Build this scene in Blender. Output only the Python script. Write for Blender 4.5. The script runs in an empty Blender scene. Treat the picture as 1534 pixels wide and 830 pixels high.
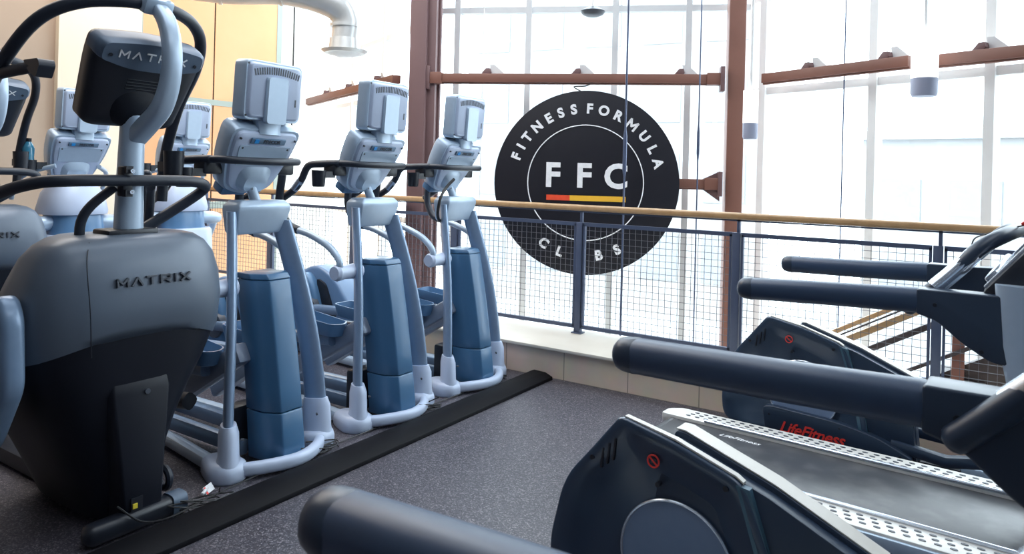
import bpy, bmesh, math, random
from mathutils import Vector, Matrix
C = bpy.context.scene.collection
S = bpy.context.scene
PI = math.pi
R = math.radians
random.seed(4)

# ------------------------------------------------------------------ camera, world, lights, exposure
cam = bpy.data.cameras.new('camera'); camo = bpy.data.objects.new('camera', cam); C.objects.link(camo)
cam.sensor_width = 36; cam.sensor_fit = 'HORIZONTAL'
cam.lens = 36 * 1080 / 1534
cam.shift_y = -(415 - 260) / 1534
cam.clip_start = .05; cam.clip_end = 300
camo.matrix_world = (Matrix.Translation((0, 0, 1.55)) @ Matrix.Rotation(R(33), 4, 'Z') @
                     Matrix.Rotation(R(90), 4, 'X') @ Matrix.Rotation(math.atan(.0255), 4, 'Z'))
S.camera = camo
cam.dof.use_dof = True; cam.dof.focus_distance = 4.6; cam.dof.aperture_fstop = 7.0

S.view_settings.view_transform = 'Standard'; S.view_settings.look = 'None'
S.view_settings.exposure = 0.0; S.view_settings.gamma = 1.0
S.view_settings.use_curve_mapping = False

w = bpy.data.worlds.new('sky'); S.world = w; w.use_nodes = True
bg = w.node_tree.nodes['Background']
bg.inputs[0].default_value = (.82, .92, 1.0, 1); bg.inputs[1].default_value = 7.0

def area(name, loc, size, power, col, rot=(0, 0, 0), sy=None):
    l = bpy.data.lights.new(name, 'AREA'); l.shape = 'RECTANGLE'; l.size = size; l.size_y = sy or size
    l.energy = power; l.color = col
    o = bpy.data.objects.new(name, l); C.objects.link(o); o.location = loc; o.rotation_euler = rot
    return o
area('unseen_ceiling_light', (-6.3, 2.5, 4.9), 2.6, 165, (1, .92, .84), sy=4)
area('unseen_ceiling_light', (-2.4, 2.4, 4.9), 2.2, 85, (.86, .93, 1), sy=4)
area('unseen_ceiling_light', (-4.2, 3.6, 4.9), 2.0, 90, (.95, .97, 1), sy=1.6)  # added to brighten the sign letters
area('unseen_ceiling_light', (1.2, 2.0, 4.9), 2.2, 60, (.86, .93, 1), sy=4)

# ------------------------------------------------------------------ materials
def mat(name, col, rough=.5, metal=0, spec=.5, coat=0, bump=None, mottle=None, emit=None):
    m = bpy.data.materials.new(name); m.use_nodes = True
    n = m.node_tree.nodes; l = m.node_tree.links; b = n['Principled BSDF']
    b.inputs['Base Color'].default_value = (*col, 1); b.inputs['Roughness'].default_value = rough
    b.inputs['Metallic'].default_value = metal; b.inputs['Specular IOR Level'].default_value = spec
    b.inputs['Coat Weight'].default_value = coat; b.inputs['Coat Roughness'].default_value = .12
    if emit:
        b.inputs['Emission Color'].default_value = (*emit[0], 1); b.inputs['Emission Strength'].default_value = emit[1]
    tc = None
    if bump or mottle:
        tc = n.new('ShaderNodeTexCoord')
    if mottle:   # (scale, other colour, low, high)
        t = n.new('ShaderNodeTexNoise'); t.inputs['Scale'].default_value = mottle[0]; t.inputs['Detail'].default_value = 3
        r = n.new('ShaderNodeValToRGB'); r.color_ramp.elements[0].position = mottle[2]; r.color_ramp.elements[1].position = mottle[3]
        r.color_ramp.elements[0].color = (*col, 1); r.color_ramp.elements[1].color = (*mottle[1], 1)
        l.new(tc.outputs['Object'], t.inputs['Vector']); l.new(t.outputs['Fac'], r.inputs['Fac'])
        l.new(r.outputs['Color'], b.inputs['Base Color'])
    if bump:     # (scale, strength, distance)
        t = n.new('ShaderNodeTexNoise'); t.inputs['Scale'].default_value = bump[0]; t.inputs['Detail'].default_value = 2
        bp = n.new('ShaderNodeBump'); bp.inputs['Strength'].default_value = bump[1]; bp.inputs['Distance'].default_value = bump[2]
        l.new(tc.outputs['Object'], t.inputs['Vector']); l.new(t.outputs['Fac'], bp.inputs['Height'])
        l.new(bp.outputs['Normal'], b.inputs['Normal'])
    return m

M = {}
M['silver'] = mat('silver_paint', (.43, .54, .67), .32, .2, coat=.3, mottle=(30, (.45, .56, .69), .3, .7))
M['upright'] = mat('blue_grey_upright_paint', (.25, .35, .50), .28, .3, coat=.3, mottle=(30, (.27, .37, .52), .3, .7))
M['trackgrey'] = mat('grey_track_paint', (.24, .29, .38), .35, .2, coat=.2, mottle=(30, (.26, .31, .40), .3, .7))
M['pale'] = mat('pale_casting', (.50, .58, .74), .38, 0, coat=.2, bump=(160, .08, .001))
M['steelblue'] = mat('steel_blue_tube', (.16, .24, .36), .35, .2, coat=.3, mottle=(20, (.18, .26, .38), .3, .7))
M['shroud'] = mat('blue_shroud', (.045, .135, .26), .35, 0, coat=.25, bump=(200, .05, .001))
M['shroud2'] = mat('mid_blue_plastic', (.09, .20, .36), .35, 0, coat=.25, bump=(200, .05, .001))
M['housingblue'] = mat('blue_grey_housing', (.11, .20, .35), .35, 0, coat=.25, bump=(200, .05, .001))
M['black'] = mat('black_plastic', (.011, .014, .022), .38, 0, bump=(260, .08, .001))
M['rubber'] = mat('black_foam_grip', (.016, .022, .036), .42, 0, bump=(300, .12, .001))
M['foam'] = mat('navy_foam_grip', (.032, .060, .118), .42, 0, spec=.6, bump=(420, .15, .0006))
M['navy'] = mat('dark_navy_plastic', (.020, .036, .066), .36, 0, spec=.6, bump=(300, .06, .001))
M['housing'] = mat('glossy_navy_housing', (.034, .058, .100), .27, .1, coat=.35, bump=(260, .04, .001))
M['facet'] = mat('facet_reflection_teal', (.06, .13, .18), .25, .1, coat=.3, mottle=(20, (.065, .135, .19), .3, .7))  # reflection on the shell's chamfer put into a teal colour
M['disc'] = mat('grey_blue_disc', (.18, .25, .38), .4, .1, mottle=(40, (.19, .26, .39), .3, .7))
M['chrome'] = mat('bright_trim', (.66, .72, .80), .22, .8, mottle=(40, (.62, .68, .78), .3, .7))
M['gunmetal'] = mat('grey_blue_shroud', (.11, .14, .185), .42, .15, coat=.15, bump=(220, .08, .001))
M['lowshroud'] = mat('dark_lower_shroud', (.005, .007, .014), .5, 0, spec=.3, bump=(220, .06, .001))
M['band'] = mat('grey_console_band', (.10, .14, .20), .4, .1, bump=(220, .05, .001))
M['plate'] = mat('ribbed_foot_rail', (.74, .73, .69), .4, .2, mottle=(60, (.70, .69, .66), .3, .7))
M['belt'] = mat('black_running_belt', (.035, .037, .045), .33, 0, mottle=(9, (.10, .10, .105), .45, .8), bump=(500, .15, .0005))
M['white'] = mat('white_print', (.93, .93, .94), .5, mottle=(30, (.82, .83, .86), .3, .7))
M['greyprint'] = mat('dark_embossed_print', (.055, .065, .085), .4, mottle=(30, (.06, .07, .09), .3, .7))
M['red'] = mat('red_print', (.80, .05, .04), .45, mottle=(30, (.76, .045, .04), .3, .7))
M['redbar'] = mat('red_bar_print', (.85, .09, .035), .45, mottle=(30, (.80, .08, .03), .3, .7))
M['amber'] = mat('amber_bar_print', (.88, .50, .04), .45, mottle=(30, (.85, .47, .04), .3, .7))
M['signblack'] = mat('sign_face_black', (.010, .010, .016), .5, spec=.3, mottle=(5, (.012, .012, .018), .3, .7))
M['label'] = mat('console_badge', (.12, .20, .30), .4, mottle=(30, (.13, .21, .31), .3, .7))
M['cyan'] = mat('blue_badge_mark', (.02, .30, .75), .4, mottle=(30, (.02, .28, .7), .3, .7))
M['yellow'] = mat('yellow_marker', (.75, .60, .05), .4, mottle=(30, (.7, .55, .05), .3, .7))
M['brown'] = mat('brown_painted_steel', (.20, .085, .06), .5, 0, bump=(60, .1, .002), mottle=(3, (.22, .095, .068), .3, .7))
M['brown2'] = mat('dark_brown_cladding', (.15, .085, .085), .55, 0, bump=(60, .1, .002), mottle=(3, (.17, .095, .095), .3, .7))
M['wood'] = mat('oak_handrail', (.50, .31, .15), .4, 0, coat=.2, mottle=(14, (.40, .24, .11), .35, .75))
M['railsteel'] = mat('slate_rail_steel', (.07, .09, .15), .42, .2, mottle=(14, (.08, .10, .16), .3, .7))
M['wire'] = mat('mesh_wire', (.13, .13, .15), .45, .4, mottle=(14, (.15, .15, .17), .3, .7))
M['frame'] = mat('window_aluminium', (.66, .67, .68), .45, 0, mottle=(14, (.69, .70, .70), .3, .7))
M['framelight'] = mat('pale_window_frame', (.90, .90, .88), .5, 0, mottle=(14, (.92, .92, .90), .3, .7))
M['tan'] = mat('tan_wall_paint', (.40, .305, .235), .8, 0, bump=(90, .1, .002), mottle=(1.2, (.43, .33, .25), .3, .7))
M['cream'] = mat('cream_wall_paint', (.80, .70, .55), .8, 0, bump=(90, .1, .002), mottle=(1.2, (.77, .675, .53), .3, .7))
M['orange'] = mat('orange_wall_panel', (.76, .40, .20), .6, 0, bump=(60, .1, .002), mottle=(1.6, (.73, .365, .17), .3, .7))
M['whitewall'] = mat('white_wall_paint', (.80, .77, .70), .8, 0, bump=(90, .1, .002), mottle=(1.5, (.78, .75, .68), .3, .7))
M['greenstrip'] = mat('grey_green_strip', (.30, .34, .30), .5, .2, mottle=(6, (.32, .36, .32), .3, .7))
M['seam'] = mat('black_seam', (.01, .01, .01), .7, mottle=(6, (.012, .012, .012), .3, .7))
M['backwall'] = mat('back_wall_paint', (.16, .18, .22), .8, bump=(60, .1, .002))
M['ceil'] = mat('ceiling_paint', (.36, .36, .38), .9, bump=(60, .1, .002))
M['duct'] = mat('pale_duct', (.62, .63, .62), .35, .5, mottle=(10, (.58, .59, .58), .3, .7))
M['cap'] = mat('ledge_cap_stone', (.70, .65, .57), .45, 0, mottle=(5, (.66, .61, .53), .3, .7))
M['facade'] = mat('pale_stone_facade', (.37, .375, .38), .8, mottle=(.7, (.36, .365, .37), .3, .7))
M['facade2'] = mat('warm_stone_facade', (.38, .37, .36), .8, mottle=(.7, (.37, .36, .35), .3, .7))
M['farglass'] = mat('far_window_glass', (.27, .285, .30), .5, mottle=(1, (.28, .295, .31), .3, .7))
M['street'] = mat('pale_paving', (.5, .5, .5), .9, mottle=(.6, (.45, .45, .45), .3, .7))
M['cable'] = mat('black_cord', (.012, .012, .014), .45, mottle=(30, (.014, .014, .016), .3, .7))
M['whitecord'] = mat('white_plug', (.75, .76, .78), .4, mottle=(30, (.7, .71, .73), .3, .7))
M['steelcable'] = mat('steel_cable', (.12, .15, .24), .35, .5, mottle=(30, (.13, .16, .25), .3, .7))
M['bottle'] = mat('blue_bottle', (.03, .17, .28), .12, 0, coat=.5, mottle=(20, (.05, .22, .34), .3, .7))
M['ramp'] = mat('black_rubber_ramp', (.004, .004, .006), .6, 0, spec=.12, bump=(120, .15, .001))
M['stair'] = mat('stair_steel', (.05, .035, .035), .5, mottle=(8, (.06, .045, .045), .3, .7))
M['lampgrey'] = mat('lamp_rim', (.35, .38, .5), .5, mottle=(20, (.36, .39, .5), .3, .7))

def glass_mat():
    m = bpy.data.materials.new('window_glass'); m.use_nodes = True
    n = m.node_tree.nodes; l = m.node_tree.links; n.clear()
    o = n.new('ShaderNodeOutputMaterial'); mx = n.new('ShaderNodeMixShader'); t = n.new('ShaderNodeBsdfTransparent')
    g = n.new('ShaderNodeBsdfGlossy'); g.inputs['Roughness'].default_value = .03
    t.inputs[0].default_value = (.96, .98, .98, 1); mx.inputs[0].default_value = .05
    l.new(t.outputs[0], mx.inputs[1]); l.new(g.outputs[0], mx.inputs[2]); l.new(mx.outputs[0], o.inputs[0])
    return m
M['glass'] = glass_mat()
M['lampshade'] = mat('lit_white_shade', (.9, .9, .9), .5, mottle=(30, (.88, .88, .88), .3, .7), emit=((1, .98, .95), 1.2))
M['topsheen'] = mat('cream_top_sheen', (.62, .60, .55), .35, mottle=(30, (.60, .58, .53), .3, .7))  # sky light on the navy top edges put into a cream colour

def floor_mat():
    m = bpy.data.materials.new('speckled_rubber_floor'); m.use_nodes = True
    n = m.node_tree.nodes; l = m.node_tree.links; b = n['Principled BSDF']
    tc = n.new('ShaderNodeTexCoord')
    t = n.new('ShaderNodeTexVoronoi'); t.inputs['Scale'].default_value = 180
    sp = n.new('ShaderNodeSeparateColor')
    r = n.new('ShaderNodeValToRGB'); e = r.color_ramp.elements
    e[0].position = .0; e[0].color = (.026, .025, .036, 1); e[1].position = 1.0; e[1].color = (.24, .22, .235, 1)
    e2 = r.color_ramp.elements.new(.62); e2.color = (.062, .058, .074, 1)
    e3 = r.color_ramp.elements.new(.86); e3.color = (.125, .115, .135, 1)
    l.new(tc.outputs['Object'], t.inputs['Vector']); l.new(t.outputs['Color'], sp.inputs[0]); l.new(sp.outputs[0], r.inputs['Fac']); l.new(r.outputs['Color'], b.inputs['Base Color'])
    b.inputs['Roughness'].default_value = .42
    t2 = n.new('ShaderNodeTexNoise'); t2.inputs['Scale'].default_value = 260
    bp = n.new('ShaderNodeBump'); bp.inputs['Strength'].default_value = .35; bp.inputs['Distance'].default_value = .002
    l.new(tc.outputs['Object'], t2.inputs['Vector']); l.new(t2.outputs['Fac'], bp.inputs['Height']); l.new(bp.outputs['Normal'], b.inputs['Normal'])
    return m
M['floor'] = floor_mat()

def tile_mat():
    m = bpy.data.materials.new('tan_wall_tile'); m.use_nodes = True
    n = m.node_tree.nodes; l = m.node_tree.links; b = n['Principled BSDF']
    tc = n.new('ShaderNodeTexCoord'); mp = n.new('ShaderNodeMapping'); mp.inputs['Rotation'].default_value = (R(90), 0, 0)
    br = n.new('ShaderNodeTexBrick'); br.offset = 0; br.inputs['Scale'].default_value = 1
    br.inputs['Brick Width'].default_value = .52; br.inputs['Row Height'].default_value = .8
    br.inputs['Mortar Size'].default_value = .004
    br.inputs['Color1'].default_value = (.86, .69, .54, 1); br.inputs['Color2'].default_value = (.82, .66, .52, 1); br.inputs['Mortar'].default_value = (.40, .32, .25, 1)
    l.new(tc.outputs['Object'], mp.inputs['Vector']); l.new(mp.outputs['Vector'], br.inputs['Vector'])
    t = n.new('ShaderNodeTexNoise'); t.inputs['Scale'].default_value = 6; t.inputs['Detail'].default_value = 5
    mx = n.new('ShaderNodeMixRGB'); mx.blend_type = 'MULTIPLY'; mx.inputs[0].default_value = .25
    l.new(tc.outputs['Object'], t.inputs['Vector']); l.new(br.outputs['Color'], mx.inputs[1]); l.new(t.outputs['Color'], mx.inputs[2])
    l.new(mx.outputs[0], b.inputs['Base Color']); b.inputs['Roughness'].default_value = .4
    return m
M['tile'] = tile_mat()

# ------------------------------------------------------------------ mesh builder
def smooth_path(pts, n=6):
    P = [Vector(p) for p in pts]
    if len(P) < 3: return P
    out = []
    for i in range(len(P) - 1):
        a = P[i - 1] if i > 0 else P[0] * 2 - P[1]
        b, c = P[i], P[i + 1]
        d = P[i + 2] if i + 2 < len(P) else P[-1] * 2 - P[-2]
        for k in range(n):
            t = k / n
            out.append(.5 * ((2 * b) + (c - a) * t + (2 * a - 5 * b + 4 * c - d) * t * t + (3 * b - a - 3 * c + d) * t ** 3))
    out.append(P[-1]); return out

def super_ring(c, u, v, a, b, n=20, e=2.0):
    c = Vector(c); u = Vector(u).normalized(); v = Vector(v).normalized(); r = []
    for k in range(n):
        t = 2 * PI * (k + .5) / n
        cs, sn = math.cos(t), math.sin(t)
        r.append(c + u * a * math.copysign(abs(cs) ** (2 / e), cs) + v * b * math.copysign(abs(sn) ** (2 / e), sn))
    return r

class MB:
    def __init__(s): s.bm = bmesh.new()
    def face(s, vs):
        try: return s.bm.faces.new(vs)
        except ValueError: return None
    def loft(s, rings, cap=True, closed=False):
        V = [[s.bm.verts.new(p) for p in r] for r in rings]; n = len(V[0])
        m = len(V)
        for i in range(m if closed else m - 1):
            A, B = V[i], V[(i + 1) % m]
            for k in range(n): s.face((A[k], A[(k + 1) % n], B[(k + 1) % n], B[k]))
        if cap and not closed: s.face(V[0][::-1]); s.face(V[-1])
        return s
    def box(s, c, d, rot=None):
        c = Vector(c); h = Vector(d) / 2; m = rot or Matrix()
        q = [(-1, -1), (1, -1), (1, 1), (-1, 1)]
        return s.loft([[c + m @ Vector((x * h.x, y * h.y, z * h.z)) for x, y in q] for z in (-1, 1)])
    def bar(s, a, b, w, h, up=(0, 0, 1)):
        a, b = Vector(a), Vector(b); t = (b - a).normalized(); up = Vector(up)
        x = t.cross(up)
        if x.length < 1e-4: x = t.cross(Vector((1, 0, 0)))
        x.normalize(); y = x.cross(t).normalized()
        q = [(-1, -1), (1, -1), (1, 1), (-1, 1)]
        return s.loft([[p + x * i * w / 2 + y * j * h / 2 for i, j in q] for p in (a, b)])
    def tube(s, pts, r, n=12, sm=0, e=2, flat=1.0, up=None, dome=False, closed=False):
        P = smooth_path(pts, sm) if sm else [Vector(p) for p in pts]
        m = len(P); rs = []
        for i in range(m):
            if isinstance(r, (list, tuple)):
                f = i / (m - 1) * (len(r) - 1); k = min(int(f), len(r) - 2); rs.append(r[k] + (r[k + 1] - r[k]) * (f - k))
            else: rs.append(r)
        rings = []; ref = Vector(up) if up else None; X = None
        for i, p in enumerate(P):
            if closed: t = (P[(i + 1) % m] - P[i - 1]).normalized()
            else: t = (P[min(i + 1, m - 1)] - P[max(i - 1, 0)]).normalized()
            if ref is not None: X = ref.cross(t)
            elif X is None: X = t.orthogonal()
            else: X = X - t * X.dot(t)
            X = X.normalized(); Y = t.cross(X).normalized()
            if dome and i == 0 and not closed:
                for a in (75, 50, 25):
                    rings.append(super_ring(p - t * rs[0] * math.sin(R(a)) * .8, X, Y, rs[0] * math.cos(R(a)), rs[0] * flat * math.cos(R(a)), n, e))
            rings.append(super_ring(p, X, Y, rs[i], rs[i] * flat, n, e))
            if dome and i == m - 1 and not closed:
                for a in (25, 50, 75):
                    rings.append(super_ring(p + t * rs[-1] * math.sin(R(a)) * .8, X, Y, rs[-1] * math.cos(R(a)), rs[-1] * flat * math.cos(R(a)), n, e))
        return s.loft(rings, closed=closed)
    def cyl(s, a, b, r0, r1=None, n=24): return s.tube([a, b], [r0, r0 if r1 is None else r1], n)
    def prism(s, pts, axis, lo, hi):
        """pts: 2D outline; axis 'y' -> (x,z) ; 'x' -> (y,z) ; 'z' -> (x,y)"""
        f = {'y': lambda p, t: (p[0], t, p[1]), 'x': lambda p, t: (t, p[0], p[1]), 'z': lambda p, t: (p[0], p[1], t)}[axis]
        return s.loft([[Vector(f(p, t)) for p in pts] for t in (lo, hi)])
    def xf(s, mtx): s.bm.transform(mtx); return s
    def bevel(s, wd, seg=2, ang=30):
        bmesh.ops.recalc_face_normals(s.bm, faces=s.bm.faces)
        ed = [e for e in s.bm.edges if len(e.link_faces) == 2 and e.calc_face_angle(0) > R(ang)]
        if ed: bmesh.ops.bevel(s.bm, geom=ed, offset=wd, segments=seg, affect='EDGES', profile=.5, clamp_overlap=True)
        return s
    def build(s, name, m, parent=None, sharp=38):
        bmesh.ops.recalc_face_normals(s.bm, faces=s.bm.faces)
        me = bpy.data.meshes.new(name); s.bm.to_mesh(me); s.bm.free()
        me.materials.append(M[m] if isinstance(m, str) else m)
        for p in me.polygons: p.use_smooth = True
        try: me.set_sharp_from_angle(angle=R(sharp))
        except Exception: pass
        o = bpy.data.objects.new(name, me); C.objects.link(o)
        if parent: o.parent = parent
        return o

def rounded(pts, r, n=4):
    """round the corners of a 2D outline"""
    out = []; N = len(pts)
    for i in range(N):
        p0, p, p1 = Vector(pts[i - 1]), Vector(pts[i]), Vector(pts[(i + 1) % N])
        rr = r[i] if isinstance(r, (list, tuple)) else r
        a = (p0 - p); b = (p1 - p); rr = min(rr, a.length * .45, b.length * .45)
        if rr < 1e-5: out.append(tuple(p)); continue
        A = p + a.normalized() * rr; B = p + b.normalized() * rr
        for k in range(n + 1):
            t = k / n; q = A * (1 - t) ** 2 + p * 2 * t * (1 - t) + B * t * t; out.append(tuple(q))
    return out

def text(name, body, size, m, parent, mtx, depth=.002, bold=0.0, spacing=1.0, sx=1.0, shear=0.0):
    cu = bpy.data.curves.new(name, 'FONT'); cu.body = body; cu.size = size; cu.extrude = depth / 2; cu.offset = bold
    cu.align_x = 'CENTER'; cu.align_y = 'CENTER'; cu.space_character = spacing; cu.resolution_u = 4; cu.shear = shear
    t = bpy.data.objects.new(name + '_tmp', cu)
    me = bpy.data.meshes.new_from_object(t); bpy.data.objects.remove(t); bpy.data.curves.remove(cu)
    me.transform(Matrix.Diagonal((sx, 1, 1, 1))); me.transform(mtx); me.name = name
    me.materials.clear(); me.materials.append(M[m])
    o = bpy.data.objects.new(name, me); C.objects.link(o)
    if parent: o.parent = parent
    return o

STROKES = {'M': [[(0, 0), (0, 1), (.5, .35), (1, 1), (1, 0)]], 'A': [[(0, 0), (.5, 1), (1, 0)]], 'T': [[(0, 1), (1, 1)], [(.5, 1), (.5, 0)]],
           'R': [[(0, 0), (0, 1), (.85, 1), (1, .88), (1, .62), (.85, .48), (0, .48)], [(.5, .48), (1, 0)]], 'I': [[(.5, 0), (.5, 1)]], 'X': [[(0, 0), (1, 1)], [(0, 1), (1, 0)]]}
def stroke_text(name, word, h, wd, gap, th, m, parent, mtx, depth=.003):
    mb = MB(); adv = [(.25 if c == 'I' else 1) * wd for c in word]; tot = sum(adv) + gap * (len(word) - 1); x = -tot / 2
    for c, a in zip(word, adv):
        for pl in STROKES[c]:
            P = [Vector((x + (p[0] if c != 'I' else .5) * a, (p[1] - .5) * h, 0)) for p in pl]
            for p, q in zip(P[:-1], P[1:]):
                d = (q - p).normalized() * th * .3; mb.bar(p - d, q + d, th, depth, up=(0, 0, 1))
        x += a + gap
    mb.xf(mtx); return mb.build(name, m, parent)
def frame_mtx(loc, xdir, ydir):
    """matrix whose local x runs along xdir (reading direction) and y along ydir (letter up)"""
    x = Vector(xdir).normalized(); z = x.cross(Vector(ydir)).normalized(); y = z.cross(x)
    m = Matrix((x, y, z)).transposed().to_4x4(); m.translation = Vector(loc); return m

def tag(o, label=None, cat=None, group=None, kind=None):
    if label: o['label'] = label
    if cat: o['category'] = cat
    if group: o['group'] = group
    if kind: o['kind'] = kind
    return o
def thing(name, loc, rz, label, cat, group=None):
    o = bpy.data.objects.new(name, None); C.objects.link(o); o.empty_display_size = .1
    o.location = loc; o.rotation_euler = (0, 0, rz); return tag(o, label, cat, group)
def copy_tree(o, parent=None):
    c = o.copy(); C.objects.link(c)
    if parent: c.parent = parent; c.matrix_parent_inverse = o.matrix_parent_inverse.copy()
    for ch in [x for x in C.objects if x.parent == o]: copy_tree(ch, c)
    return c

# ------------------------------------------------------------------ room shell
ST = 'structure'
XL = -8.0     # left wall plane
YR = 5.34     # railing plane
mb = MB(); mb.box((-1.5, 0.1, -.15), (13.4, 9.9, .3)); tag(mb.build('floor', 'floor'), 'dark speckled rubber gym floor', kind=ST)
# low tiled wall along the floor edge and its stone cap
mb = MB(); mb.box((-1.5, 5.12, -.035), (13.0, .66, .50)); o = mb.build('wall_low', 'tile'); tag(o, 'low tan tiled wall below the railing', kind=ST)
mb = MB(); mb.box((-1.5, 5.115, .2275), (13.0, .71, .025)); mb.bevel(.006); tag(mb.build('trim_1', 'cap'), 'pale stone cap on the low tiled wall', kind=ST)
# slab edge below
mb = MB(); mb.box((-1.5, 5.0, -.9), (13.0, .5, 1.2)); tag(mb.build('wall_edge', 'whitewall'), 'floor slab edge facing the atrium', kind=ST)
# left wall segments along Y
mb = MB(); mb.box((XL - .15, -1.0, .5), (.3, 10.5, 9)); tag(mb.build('wall_left', 'tan'), 'tan painted wall on the left', kind=ST)
mb = MB(); mb.box((XL - .06, 3.96, .5), (.26, .64, 9)); tag(mb.build('trim_2', 'cream'), 'pale pilaster on the left wall', kind=ST)
mb = MB(); mb.box((XL - .12, 4.38, .5), (.3, .30, 9)); tag(mb.build('trim_11', 'cream'), 'cream strip of wall beside the orange panels', kind=ST)
mb = MB()
for y0, y1 in ((4.55, 5.455), (5.475, 6.40)):
    for z0, z1 in ((-4, 1.02), (1.11, 2.30), (2.37, 5)):
        mb.box((XL - .1, (y0 + y1) / 2, (z0 + z1) / 2), (.22, y1 - y0, z1 - z0))
tag(mb.build('wall_orange', 'orange'), 'orange panelled wall beyond the railing', kind=ST)
mb = MB(); mb.box((XL - .1, 5.465, .5), (.2, .02, 9)); tag(mb.build('trim_3', 'seam'), 'black seam between the orange panels', kind=ST)
mb = MB()
mb.box((XL - .1, 5.48, 2.335), (.23, 1.84, .07)); mb.box((XL - .1, 5.48, 1.065), (.23, 1.84, .09))
mb.box((XL - .1, 6.44, .5), (.23, .08, 9)); mb.box((XL - .1, 4.535, .5), (.23, .03, 9))
tag(mb.build('trim_4', 'greenstrip'), 'grey green metal strips framing the orange panels', kind=ST)
mb = MB(); mb.box((XL - .1, 7.0, .5), (.2, 1.04, 9)); tag(mb.build('wall_white', 'whitewall'), 'white wall between orange panels and windows', kind=ST)
mb = MB(); mb.box((XL + .003, 6.69, 3.4), (.012, .016, 2.9)); tag(mb.build('trim_5', 'seam'), 'thin black joint in the white wall', kind=ST)
# ceiling and back of the room
mb = MB(); mb.box((-1.5, 0.6, 5.06), (13.4, 10.6, .12)); tag(mb.build('ceiling', 'ceil'), 'pale ceiling over the gym floor', kind=ST)
mb = MB(); mb.box((-1.5, -4.9, 2.4), (13.4, .2, 5.2)); tag(mb.build('wall_back', 'backwall'), 'wall behind the photographer', kind=ST)
mb = MB(); mb.box((5.1, 1.0, 2.4), (.2, 12, 5.2)); tag(mb.build('wall_right', 'backwall'), 'wall far to the right of the treadmills', kind=ST)
# atrium floor below and street
mb = MB(); mb.box((-2, 22, -4.2), (60, 45, .2)); tag(mb.build('floor_street', 'street'), 'pale ground below the windows', kind=ST)

# ------------------------------------------------------------------ window wall (three facets)
ZB = 2.48
Pa = Vector((-7.92, 7.30)); P1 = Vector((-4.93, 5.90)); P2 = Vector((-1.93, 7.20)); P3 = Vector((2.6, 5.44))
Z0, Z1 = -4.1, 6.2
def seg(mb, a, b, z, w, h): mb.bar((a.x, a.y, z), (b.x, b.y, z), w, h)
def post(mb, p, z0, z1, w, d, dirv):
    x = Vector((dirv.x, dirv.y, 0)).normalized(); y = Vector((-x.y, x.x, 0))
    mb.loft([[Vector((p.x, p.y, z)) + x * i * w / 2 + y * j * d / 2 for i, j in ((-1, -1), (1, -1), (1, 1), (-1, 1))] for z in (z0, z1)])
def facade(num, a, b, ts, zs, m, w):
    d = (b - a).normalized(); mb = MB()
    for t in ts: post(mb, a + (b - a) * t, Z0, Z1, w, .12, d)
    for z in zs: seg(mb, a, b, z, .07, w)
    fr = mb.build('window_%d' % num, m); tag(fr, ['window wall facet on the left', 'window wall facet behind the round sign', 'window wall facet on the right'][num - 1], kind=ST)
    tt = sorted(set([0] + list(ts) + [1])); nrm = Vector((-d.y, d.x))
    for t0, t1 in zip(tt[:-1], tt[1:]):
        mb = MB(); q0 = a + (b - a) * t0; q1 = a + (b - a) * t1
        mb.bar((q0.x, q0.y, (Z0 + Z1) / 2), (q1.x, q1.y, (Z0 + Z1) / 2), .012, Z1 - Z0); mb.build('pane', 'glass', fr)
    return fr
facade(1, Pa, P1, (.04, .33, .66), (-.5, 1.0, 2.42, 3.12, 4.4), 'framelight', .06)
facade(2, P1, P2, (.10, .33, .60, .82), (-.9, 3.24, 4.6), 'frame', .06)
facade(3, P2, P3, (.04, .26, .44, .62, .8), (-.9, 2.40, 3.30, 4.6), 'framelight', .07)

# big brown columns
d12 = (P2 - P1).normalized()
def cam_post(name, p, w, d, m, label, parent=None):
    mb = MB(); post(mb, p, Z0, Z1, w, d, d12); mb.bevel(.012); o = mb.build(name, m, parent)
    if label: tag(o, label, 'column', kind=ST)
    return o
cA = P1 + Vector((.18, -.30)); cB = P2 + Vector((-.035, -.34))
col1 = cam_post('brown_column', cA, .17, .34, 'brown2', 'wide brown steel column left of the round sign')
mb = MB(); post(mb, cA + Vector((.12, .02)), Z0, Z1, .10, .16, d12); post(mb, cA + Vector((.165, .07)), Z0, Z1, .03, .05, d12)
mb.bevel(.006); mb.build('column_flange', 'brown2', col1)
col2 = cam_post('brown_column', cB, .155, .20, 'brown', 'slim red brown column right of the round sign')

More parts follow.
